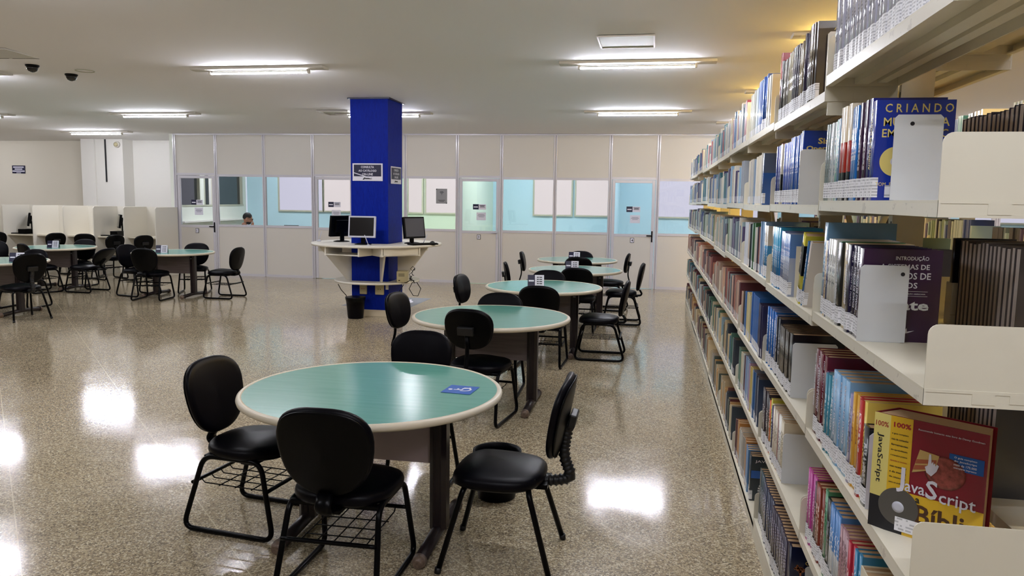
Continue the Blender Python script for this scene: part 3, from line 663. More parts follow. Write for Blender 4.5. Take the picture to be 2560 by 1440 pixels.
# ------------------------------------------------------------------ round tables
def make_table(label, x, y, group=None, rz=0, pm='modesty'):
    t = thing('round_table', label, 'table', (x, y, 0), rz, group)
    H = .70
    obj('tabletop', MB().lathe([(.59, H-.028), (.59, H)], 96, smooth=False), M['teal'], t)
    prof = [(.587, H-.03), (.60, H-.032), (.612, H-.024), (.615, H-.014), (.612, H-.004), (.603, H+.002), (.589, H+.001)]
    e = MB(); n = 96
    for r, z in prof:
        for j in range(n): e.v.append((r*math.cos(2*PI*j/n), r*math.sin(2*PI*j/n), z))
    for i in range(len(prof)):
        i2 = (i+1) % len(prof)
        for j in range(n): e.face([i*n+j, i*n+(j+1) % n, i2*n+(j+1) % n, i2*n+j], 0, True)
    obj('edge_band', e, M['edge'], t)
    obj('modesty_panel', MB().box(-.29, .29, -.01, .01, .36, H-.03), M[pm], t)
    for s in (-1, 1):
        px = s*.33
        lg = MB().prism([(px-.04, -.03), (px-.02, -.05), (px+.02, -.05), (px+.04, -.03), (px+.04, .03), (px+.02, .05), (px-.02, .05), (px-.04, .03)], .05, H-.03, smooth=False)
        for q in (-.012, .012): lg.box(px+q-.003, px+q+.003, -.053, -.05, .08, H-.03)
        l_ = obj('leg', lg, M['legb'], t)
        obj('bolt_cap', MB().box(px-.012, px+.012, -.055, -.053, .6, .606), M['silver'], l_)
        ft = MB().tube([(px, -.33, .028), (px, -.05, .045), (px, .05, .045), (px, .33, .028)], .03, 12, flat=.85)
        f_o = obj('foot', ft, M['legb'], t)
        for e_ in (-1, 1):
            c = MB(); o0 = [(px, e_*.31, .029), (px, e_*.335, .0275), (px, e_*.352, .024)]
            c.tube(o0, .031, 12, rfun=lambda u: .033-.012*u*u); obj('foot_cap', c, M['cap'], f_o)
    return t
tabs = [(-1.285, 3.40, 'nearest round teal table, with a blue wheelchair sticker on its top'),
        (-1.22, 5.80, 'second round teal table, bare top with bright reflections, behind the sticker table'),
        (-1.12, 7.98, 'third round teal table from the camera, carrying a large tent card'),
        (-1.0, 10.05, 'fourth round teal table, with a tent card, between the third and the farthest'),
        (-1.14, 11.75, 'farthest round table before the partition beside door 4'),
        (-7.45, 11.0, 'round table left of the column with a tent card, nearest door 1'),
        (-9.83, 11.3, 'round table in front of the middle study carrels with a tent card'),
        (-8.52, 8.75, 'round table cut by the left edge of the photo')]
T0 = None
for x, y, lb in tabs:
    if T0 is None: make_table(lb, x, y, 'round teal reading tables', pm='greypanel'); T0 = 0
    elif T0 == 0: T0 = make_table(lb, x, y, 'round teal reading tables')
    else: dup(T0, (x, y, 0), 0, lb)
t = thing('wheelchair_sticker', 'blue sticker with white wheelchair symbol on the nearest table', 'sticker', (-.875, 3.47, .702), R(90)+R(-5)); wheelchair(M['sblue'], M['wink'], t, .075, .072)
t.location.z = .7015
for x, y, z, rz, lb in [(-1.2, 7.95, .702, R(10), 'tent card on the third table, largest of the folded cards'), (-1.03, 9.95, .702, R(4), 'tent card on the fourth table from the camera'), (-1.18, 11.7, .702, 0, 'tent card on the farthest round table'), (-7.48, 10.75, .702, R(22), 'tent card on the table nearest door 1'), (-9.7, 11.1, .702, R(22), 'tent card on the table before the middle carrels'), (-8.15, 8.7, .702, R(25), 'tent card half cut by the left edge of the photo')]:
    t = thing('tent_card', lb, 'tent card', (x, y, z), rz, 'folded tent cards on the tables')
    w, h, d = .085, .115, .045
    obj('card', MB().prism([(-d, 0), (-d+.004, 0), (0, h-.006), (d-.004, 0), (d, 0), (0, h)], -w, w, mx=Matrix.Rotation(PI/2, 4, 'Z') @ Matrix.Rotation(PI/2, 4, 'X')), mat('grey_green_card', '#6f7f80', .5), t)
    an = math.atan2(d, h); fm = Matrix.Translation((0, -d-.0012, 0)) @ Matrix.Rotation(-an, 4, 'X')
    L_ = math.hypot(d, h)
    obj('white_panel', MB().box(-.01, w, -.001, 0, 0, L_, mx=fm), M['paper'], t); obj('navy_panel', MB().box(-w, -.01, -.001, 0, 0, L_, mx=fm), M['navy'], t)
    pr = MB()
    for q in range(4): pr.box(.01, .03, -.0018, -.001, .025+q*.023, .034+q*.023, mx=fm).box(.035, .065, -.0018, -.001, .025+q*.023, .034+q*.023, mx=fm)
    obj('print', pr, M['ink'], t); obj('logo', MB().box(-.075, -.02, -.0018, -.001, .052, .068, mx=fm), M['wink'], t)

# ------------------------------------------------------------------ chairs
def pad(outline, t, dome, n=40, rnd=.02, curve=lambda x, y: 0):
    mbx = MB(); prof = [(0.0, -t/2), (.6, -t/2), (.93, -t/2+.002), (.985, -t*.25), (1.0, 0), (.985, t*.28), (.94, t*.46), (.82, t/2+dome*.3), (.5, t/2+dome*.85), (.0, t/2+dome)]
    for i, (k, z) in enumerate(prof):
        for j in range(n):
            x, y = outline(2*PI*j/n); x *= max(k, .001); y *= max(k, .001); mbx.v.append((x, y, z+curve(x, y)))
    for i in range(len(prof)-1):
        for j in range(n): mbx.face([i*n+j, i*n+(j+1) % n, (i+1)*n+(j+1) % n, (i+1)*n+j], 0, True)
    return mbx
def se(a, p): c = math.cos(a); s = math.sin(a); return (math.copysign(abs(c)**p, c), math.copysign(abs(s)**p, s))
def seat_out(a):
    x, y = se(a, .72); return (x*.215*(1+.06*y), y*.205)
def back_out(a):
    x, y = se(a, .76); return (x*.198*(1+.12*y-.05*y*y), y*.188)
def back_out_low(a):
    x, y = se(a, .74); return (x*.182*(1+.07*y-.05*y*y), y*.148)
def tx(mbx, mx):
    mbx.v = [tuple(mx @ Vector(p)) for p in mbx.v]; return mbx
def rounded(pts, r, n=5, closed=True):
    out = []; k = len(pts)
    for i in range(k):
        p = Vector(pts[i])
        if not closed and i in (0, k-1): out.append(tuple(p)); continue
        a = Vector(pts[i-1]); b = Vector(pts[(i+1) % k]); da = (a-p).normalized(); db = (b-p).normalized()
        rr = min(r, (a-p).length*.45, (b-p).length*.45)
        p0 = p+da*rr; p1 = p+db*rr
        for q in range(n+1):
            t = q/n; out.append(tuple(p0*(1-t)**2+p*2*t*(1-t)+p1*t*t))
    return out
BK = {}
def make_chair(kind, label, x, y, hd):
    """local +y is the way the sitter faces; hd = degrees clockwise from world +Y"""
    name = {'sled': 'sled_chair', 'post': 'sled_chair', 'four': 'four_legged_chair', 'recl': 'sled_chair'}[kind]
    t = thing(name, label, 'chair', (x, y, 0), -R(hd), 'black vinyl library chairs')
    vm = M['vinyl']
    s = pad(seat_out, .055, .018, curve=lambda x, y: -.9*max(0, y-.1)**2*3 - .25*x*x)
    tx(s, Matrix.Translation((0, .02, .405)) @ Matrix.Rotation(R(2), 4, 'X')); obj('seat', s, vm, t)
    hi = {'sled': .615, 'post': .695, 'four': .665, 'recl': .575}[kind]; tilt = {'sled': 12, 'post': 10, 'four': 12, 'recl': 42}[kind]; by = {'sled': -.235, 'post': -.235, 'four': -.255, 'recl': -.335}[kind]
    mx = Matrix.Translation((0, by, hi)) @ Matrix.Rotation(R(90+tilt), 4, 'X') @ Matrix.Rotation(PI, 4, 'Z')
    mx = Matrix.Translation((0, by, hi)) @ Matrix.Rotation(R(tilt), 4, 'X') @ Matrix(((1, 0, 0, 0), (0, 0, 1, 0), (0, 1, 0, 0), (0, 0, 0, 1)))
    bf = back_out if kind in ('sled', 'recl', 'four') else back_out_low
    b = pad(bf, .035, .016, curve=lambda x, y: .75*x*x+.2*y*y)
    b.v = [tuple(mx @ Vector(p)) for p in b.v]; b.f = [tuple(reversed(f)) for f in b.f]
    bo = obj('backrest', b, vm, t)
    sh = pad(lambda a: tuple(q*.965 for q in bf(a)), .012, .004, curve=lambda x, y: .75*x*x+.2*y*y)
    sh.v = [tuple(mx @ (Vector(p)+Vector((0, 0, -.02)))) for p in sh.v]; sh.f = [tuple(reversed(f)) for f in sh.f]
    obj('back_shell', sh, M['blk'], bo)
    tr = math.radians(tilt); dn = Vector((0, math.sin(tr), -math.cos(tr))); bk = Vector((0, -math.cos(tr), -math.sin(tr)))*.028
    ctr = Vector((0, by, hi))
    pa = [(0, -.02, .372), (0, -.14, .366), (0, -.235, .372)]
    attach = ctr+bk+dn*.17
    pa += [tuple(Vector((0, by, .40))+bk*(1.6 if kind != 'sled' else .6)), tuple(attach+bk*(.3 if kind != 'sled' else -.2))]
    if kind != 'sled': pa.append(tuple(ctr+bk+dn*.02))
    pa = rounded(pa, .05, 4, closed=False)
    wide = .035 if kind in ('sled', 'recl') else .016
    po = MB().tube(pa, wide, 10, flat=.38 if wide > .03 else .6); obj('back_post', po, M['tube'], t)
    if kind in ('four',):
        be = MB(); k = len(pa)
        dense = []
        for i in range(k-1):
            a, c = Vector(pa[i]), Vector(pa[i+1]); m_ = max(1, int((c-a).length/.006))
            for q in range(m_): dense.append(a.lerp(c, q/m_))
        for i, p in enumerate(dense): pass
        kk = len(dense); be.tube([tuple(p) for p in dense], .022, 10, rfun=lambda u: .024+(.007 if int(u*(kk-1)) % 3 == 0 else 0), flat=.9)
        obj('ribbed_cover', be, M['rubber'], t)
    if kind in ('post', 'four'):
        br = MB().box(-.06, .06, -.02, .012, -.03, .03, mx=mx @ Matrix.Translation((0, 0, -.04)) @ Matrix.Rotation(PI/2, 4, 'X')); obj('bracket', br, M['rubber'], t, bevel=.006)
    # frame
    fz = .37
    if kind in ('sled', 'post', 'recl'):
        for s_ in (-1, 1):
            p = rounded([(s_*.19, .175, fz), (s_*.215, .25, .0125), (s_*.215, -.25, .0125), (s_*.19, -.14, fz)], .06, 6)
            obj('side_frame', MB().tube(p, .0125, 10, True), M['tube'], t)
        for yy, zz in ((-.2, .235), (.208, .235)):
            obj('crossbar', MB().tube([(-.2, yy, zz), (-.17, yy, zz), (.17, yy, zz), (.2, yy, zz)], .011, 8, flat=.8), M['tube'], t)
        bs = MB()
        for q in range(5): x_ = -.14+.07*q; bs.tube([(x_, -.2, .235), (x_, -.18, .215), (x_, .19, .215), (x_, .208, .235)], .003, 5)
        for yy in (-.09, .0, .09): bs.tube([(-.15, yy, .213), (.15, yy, .213)], .003, 5)
        obj('book_basket', bs, M['tube'], t)
        obj('support_plate', MB().box(-.19, .19, -.14, -.11, .355, .375).box(-.19, .19, .12, .15, .355, .375).box(-.05, .05, -.2, .05, .352, .372), M['tube'], t, bevel=.004)
    else:
        for s_ in (-1, 1):
            for (y0, y1) in ((.15, .25), (-.13, -.24)):
                p = rounded([(s_*.06, y0*.9, fz), (s_*.17, y0, fz), (s_*.225, y1, .0)], .06, 6, closed=False)
                l_ = obj('leg', MB().tube(p, .0125, 10), M['tube'], t)
                obj('foot_cap', MB().tube([(s_*.2245, y1*.998, .0), (s_*.221, y1*.985, .025)], .015, 10), M['rubber'], l_)
        obj('support_plate', MB().box(-.08, .08, -.2, .16, .352, .375), M['tube'], t, bevel=.004)
    return t
chairs = [
 ('sled', -1.905, 3.40, 97, 'black sled chair at the left side of the nearest table, its seat and basket visible'),
 ('sled', -1.23, 2.95, 0, 'large black chair seen from behind, nearest to the camera, pushed to the sticker table'),
 ('post', -1.29, 3.98, 180, 'black chair facing the camera at the far side of the sticker table'),
 ('four', -.615, 3.27, 270, 'black chair on four straight legs with a ribbed back stem, by the nearest table'),
 ('post', -1.80, 5.88, 100, 'black chair with a thin back stem at the left side of the second table'),
 ('sled', -1.27, 6.22, 178, 'black chair at the far side of the second table, only its rounded top showing'),
 ('post', -1.22, 5.40, 8, 'black chair from behind pushed to the second table, screws on its back'),
 ('post', -1.67, 7.5, 98, 'black chair at the left side of the third table, behind the second'),
 ('sled', -1.04, 7.38, 2, 'black chair seen from behind, pushed to the third table below its card'),
 ('sled', -1.17, 8.5, 180, 'black chair behind the tent card on the third table'),
 ('sled', -.50, 7.84, 270, 'black sled chair at the right side of the third table, its whole frame visible'),
 ('sled', -.38, 10.17, 268, 'black sled chair at the right side of the fourth table by the bookshelf'),
 ('post', -.60, 11.4, 272, 'black chair with curved stem at the right side of the farthest table'),
 ('sled', -.90, 9.45, 0, 'black chair seen from behind pushed to the fourth table'),
 ('sled', -1.05, 11.22, 0, 'black chair seen from behind between the fourth and the farthest table'),
 ('sled', -1.13, 12.0, 180, 'black chair on the far side of the farthest table, its top above the card'),
 ('post', -1.53, 9.3, 78, 'black chair tilted back left of the fourth table, near the third table'),
 ('post', -1.66, 11.2, 85, 'black chair standing left of the farthest table, in front of the partition'),
 ('sled', -6.60, 11.03, 270, 'black chair alone at the right of the table before door 1, in full profile'),
 ('sled', -8.02, 10.9, 104, 'purplish black chair at the left side of the table before door 1'),
 ('sled', -7.50, 10.52, -8, 'black chair seen from behind at the near side of the table before door 1'),
 ('sled', -7.42, 11.5, 158, 'black chair behind the table before door 1, its back above the table edge'),
 ('recl', -9.08, 11.08, 272, 'black chair with its backrest fallen far back, right of the carrel-side table'),
 ('sled', -9.78, 11.72, 172, 'dark chair behind the carrel-side table, only the top of its back showing'),
 ('sled', -9.72, 10.82, 25, 'black chair at the near side of the carrel-side table, partly behind another chair'),
 ('sled', -10.5, 10.9, 112, 'purplish black chair at the left side of the carrel-side table'),
 ('sled', -8.62, 9.3, 176, 'dark chair behind the table at the left edge, only its curved top showing'),
 ('four', -7.85, 8.42, 292, 'black four-legged chair at the right of the table cut by the photo edge'),
 ('post', -12.62, 12.95, -50, 'black chair at the study carrel farthest left, cut by the photo edge'),
 ('post', -11.45, 13.05, -62, 'black chair turned sideways at the second study carrel'),
 ('post', -10.70, 13.1, -28, 'black chair with a broad back at the third study carrel'),
 ('post', -10.05, 12.85, -68, 'black chair leaning at the fourth study carrel'),
 ('post', -9.50, 12.95, -62, 'black chair at the last study carrel beside door 1')]
PROTO = {}
for k, x, y, hd, lb in chairs:
    if k in PROTO: dup(PROTO[k], (x, y, 0), -R(hd), lb)
    else: PROTO[k] = make_chair(k, lb, x, y, hd)

# ------------------------------------------------------------------ study carrels
xs = [-15.5, -14.84, -14.16, -13.48, -12.79, -12.11, -11.42, -10.75, -10.09, -9.41]
def rdiv(x, parent):
    pts = [(0, 0), (.70, 0), (.70, 1.345), (.05, 1.345)] + [(.05-.05*math.sin(a), 1.295+.05*math.cos(a)) for a in [PI/2*k/5 for k in range(1, 6)]]
    mx = Matrix.Translation((x, 0, 0)) @ Matrix(((0, 0, 1, 0), (1, 0, 0, 0), (0, 1, 0, 0), (0, 0, 0, 1)))
    return obj('divider', MB().prism(pts, -.009, .009, mx=mx), M['white'], parent)
nm = ['in the hidden corner, first of the row', 'second from the hidden corner', 'third from the hidden corner', 'cut by the left edge of the photo', 'holding a black monitor, left of the sideways chair', 'with the sideways black chair, left of the broad-backed one', 'with the broad-backed chair, in the middle of the row', 'holding a monitor beside the leaning chair', 'at the right end of the row by door 1']
for i in range(len(xs)-1):
    t = thing('study_carrel', 'cream study carrel '+nm[i], 'study carrel', (xs[i], 13.35, 0), 0, 'study carrels along the back'); w = xs[i+1]-xs[i]
    rdiv(0, t)
    if i == len(xs)-2: rdiv(w, t)
    obj('desk', MB().box(.01, w-.01, .08, .68, .74, .765), M['edge'], t)
    obj('back_panel', MB().box(.01, w-.01, .68, .70, .3, 1.345), M['white'], t)
for i, (x, lb) in enumerate([(-12.6, 'black monitor seen edge-on in the carrel left of the sideways chair'), (-10.52, 'black monitor seen edge-on in the carrel beside the leaning chair')]):
    m_ = monitor('computer_monitor', lb, x, 13.8, .765, R(-48), M['blk'], M['screen'], .36, .27, sz=.15)
    m_['group'] = 'monitors in the carrels'
    b_ = tag(obj('keyboard', MB().box(-.2, .2, -.06, .06, 0, .02), M['blk'], loc=(x+(-.22 if i == 0 else -.05), 13.58, .765)), 'black keyboard on the desk of the carrel with the %s monitor' % ('farther left' if i == 0 else 'right-hand'), 'keyboard', 'keyboards in the carrels')
    tag(obj('computer_case', MB().box(-.08, .08, -.12, .12, 0, .1), M['blk'], loc=(x+.1, 13.6, .765), bevel=.004), 'small black computer case beside the %s carrel monitor' % ('farther left' if i == 0 else 'right-hand'), 'computer', 'computers in the carrels')

# ------------------------------------------------------------------ book stacks
FX = .518; SD = .215; UX0, UX1 = .737, .831      # front edge, shelf depth, upright
Y0, BL, NB = 1.56, 1.075, 10
LV = [.10, .497, .862, 1.252, 1.610, 2.0]        # top of each shelf, lowest first
LVN = ['bottom shelf', 'fifth shelf down', 'fourth shelf down', 'third shelf down', 'second shelf down', 'top shelf']
BAYN = ['nearest bay', 'second bay', 'third bay', 'fourth bay', 'fifth bay', 'sixth bay', 'seventh bay', 'eighth bay', 'ninth bay', 'farthest bay']
def lv(b, k):
    if b == 0: return LV[k]
    if b == 1: return LV[k]+[0, .003, .006, -.018, -.014, -.045][k]
    rd = random.Random(b*7+k); return LV[k]+rd.uniform(-.025, .005)-(.03 if k == 5 else 0)
def shelf_mb(y0, y1, z, x0, sgn):
    """a folded sheet shelf: deck, front lip, rear lip and underside stiffeners"""
    def X(a): return x0+sgn*a
    m = MB()
    def bx(a, b, c, d, e, f, mi=0): m.box(min(X(a), X(b)), max(X(a), X(b)), c, d, e, f, mi)
    bx(0, SD, y0, y1, z-.006, z); bx(0, .004, y0, y1, z-.032, z-.006, 1); bx(.004, .02, y0, y1, z-.032, z-.028, 0); bx(SD-.004, SD, y0, y1, z-.032, z-.006)
    bx(.085, .125, y0, y1, z-.026, z-.006); bx(.15, .18, y0, y1, z-.022, z-.006)
    return m
def side_plate(y, z, x0, sgn):
    pts = [(0, -.03)]
    h, d, r = .125, SD, .02
    pts = [(0, -.032), (d, -.032), (d, h), (r, h)] + [(r-r*math.sin(a), h-r+r*math.cos(a)) for a in [PI/2*k/5 for k in range(1, 6)]]
    mx = Matrix.Translation((x0, y, z)) @ Matrix(((sgn, 0, 0, 0), (0, 0, 1, 0), (0, 1, 0, 0), (0, 0, 0, 1)))
    m = MB().prism(pts, -.0012, .0012, mx=mx); return m
def bay(name, label, b, x0, levels, back, y0, grp, ends=(True, False)):
    y1 = y0+BL; t = thing(name, label, 'bookshelf', (x0, y0, 0), 0, grp)
    ux = UX0-FX
    def mv(mb): mb.v = [(p[0], p[1]-y0, p[2]) for p in mb.v]; return mb
    top = 2.06
    for e, yy in ((0, y0), (1, y1)):
        if not ends[e] and e == 1: continue
        up = MB().box(ux, ux+.094, yy-.02, yy+.02, 0, top)
        for q in range(38): z = .12+q*.05; up.box(ux-.0008, ux, yy-.012, yy-.004, z, z+.028, 1)
        obj('upright', mv(up), [M['shelf'], M['ink']], t)
    obj('base_panel', mv(MB().box(0, .012, y0+.001, y1-.001, 0, LV[0]-.032).box(ux*2+.094-.012, ux*2+.094, y0+.001, y1-.001, 0, LV[0]-.032)), M['shelf'], t)
    for k in levels:
        z = lv(b, k)
        for s_ in ([1, -1] if back else [1]):
            xx = 0 if s_ == 1 else ux*2+.094
            if s_ < 0 and k == 5: z += .09
            o = obj('shelf', mv(shelf_mb(y0+.002, y1-.002, z, xx, s_)), [M['shelf'], M['shelfedge']], t)
            for yy in (y0+.004, y1-.004): obj('end_plate', mv(side_plate(yy, z, xx, s_)), M['shelf'], o)
            if k != 5 or b == 0 or s_ < 0: continue
            br = MB().box(min(xx+s_*.01, xx+s_*SD), max(xx+s_*.01, xx+s_*SD), y0+.006, y0+.012, z-.075, z-.03)
            obj('bracket', mv(br), M['shelf'], o)
    return t
G1 = 'bookshelf bays of the row beside the aisle'
for b in range(NB):
    bay('bookshelf', 'beige steel bookshelf, %s of the long row beside the tables' % BAYN[b], b, FX, range(6), b < 4, Y0+b*BL, G1, (True, b == NB-1))
X2 = 2.02
for b in range(9):
    bay('bookshelf', 'beige steel bookshelf of the second row beyond the aisle, %s' % BAYN[b], b+20, X2, range(6), False, .9+b*BL, 'bookshelf bays of the second row', (True, b == 8))

# diagonal braces seen through the gaps
for k, b in enumerate((1, 3)):
    y = Y0+b*BL
    tag(obj('cross_brace', MB().tube([(.79, y+.03, 1.0), (.79, y+BL-.03, 1.75)], .012, 6, flat=.3).tube([(.80, y+BL-.03, 1.0), (.80, y+.03, 1.75)], .012, 6, flat=.3), M['shelf']), 'crossed steel straps behind the books of the %s' % BAYN[b], 'brace', 'crossed braces in the book row')

# ---- books
BM = {}
def book_meshes(t, h, d, cm):
    key = (round(t, 4), round(h, 3), round(d, 3), cm.name)
    if key in BM: return BM[key]
    c = MB(); n = 5; T = t/2
    out = [(T*math.sin(a), -.0025*math.cos(a)) for a in [-PI/2+PI*i/n for i in range(n+1)]]   # (y, x) rounded spine
    prof = [(d, -T)]+[(x, y) for y, x in out]+[(d, T)]
    inn = [(d, T-.0016), (.004, T-.0016), (.004, -T+.0016), (d, -T+.0016)]
    poly = prof+inn; k = len(poly)
    for z in (0, h):
        for x, y in poly: c.v.append((x, y, z))
    L = len(prof)
    for i in range(L-1):
        sp = 1 <= i <= n
        if sp: u0, u1 = (i-1)/n, i/n
        elif i == 0: u0, u1 = -9, -8
        else: u0, u1 = 8, 9
        uv = [(u0, 0), (u1, 0), (u1, 1), (u0, 1)]
        c.face([i, i+1, k+i+1, k+i][::-1] if False else [i+1, i, k+i, k+i+1], 0, sp, [uv[1], uv[0], uv[3], uv[2]])
    for i in range(L-1, k): j = (i+1) % k; c.face([j, i, k+i, k+j], 0, False, [(9, 0)]*4)
    # end rings (top and bottom of the boards)
    def ringcap(o, rev):
        for i in range(L-1):
            if i == 0: q = [0, 1, k-2, k-1]
            elif i == L-2: q = [L-2, L-1, L, L+1]
            else: q = [i, i+1, L+1 if i >= L//2 else k-2, ] if i != L//2 else [i, i+1, L+1, k-2]
            q = [o+x for x in q]; c.face(q[::-1] if rev else q, 0, False, [(9, 9)]*len(q))
    ringcap(0, False); ringcap(k, True)
    me = c.mesh('cover', cm)
    p = MB().box(.004, d-.003, -T+.0016, T-.0016, .003, h-.003).mesh('page_block', M['page'])
    lb = MB(); lz = .008; lh = min(.05, h*.2)
    pts = [(-.0033*math.cos(a)-.0002, (T+.0004)*math.sin(a)) for a in [-PI/2+PI*i/n for i in range(n+1)]]
    pts = [(.012, -T-.0004)]+pts+[(.012, T+.0004)]
    for z in (lz, lz+lh):
        for x, y in pts: lb.v.append((x, y, z))
    q = len(pts)
    for i in range(q-1): lb.face([i+1, i, q+i, q+i+1], 0, True)
    lm = lb.mesh('call_number_label', M['call'])
    BM[key] = (me, p, lm); return BM[key]
COLN = {}
def spec(n, t, h, col, nm, ink='#dcd8d0', style='text', col2=None, d=.17, title=None, gloss=.25): return dict(n=n, t=t, h=h, col=col, nm=nm, ink=ink, style=style, col2=col2, d=d, title=title, gloss=gloss)
S = spec
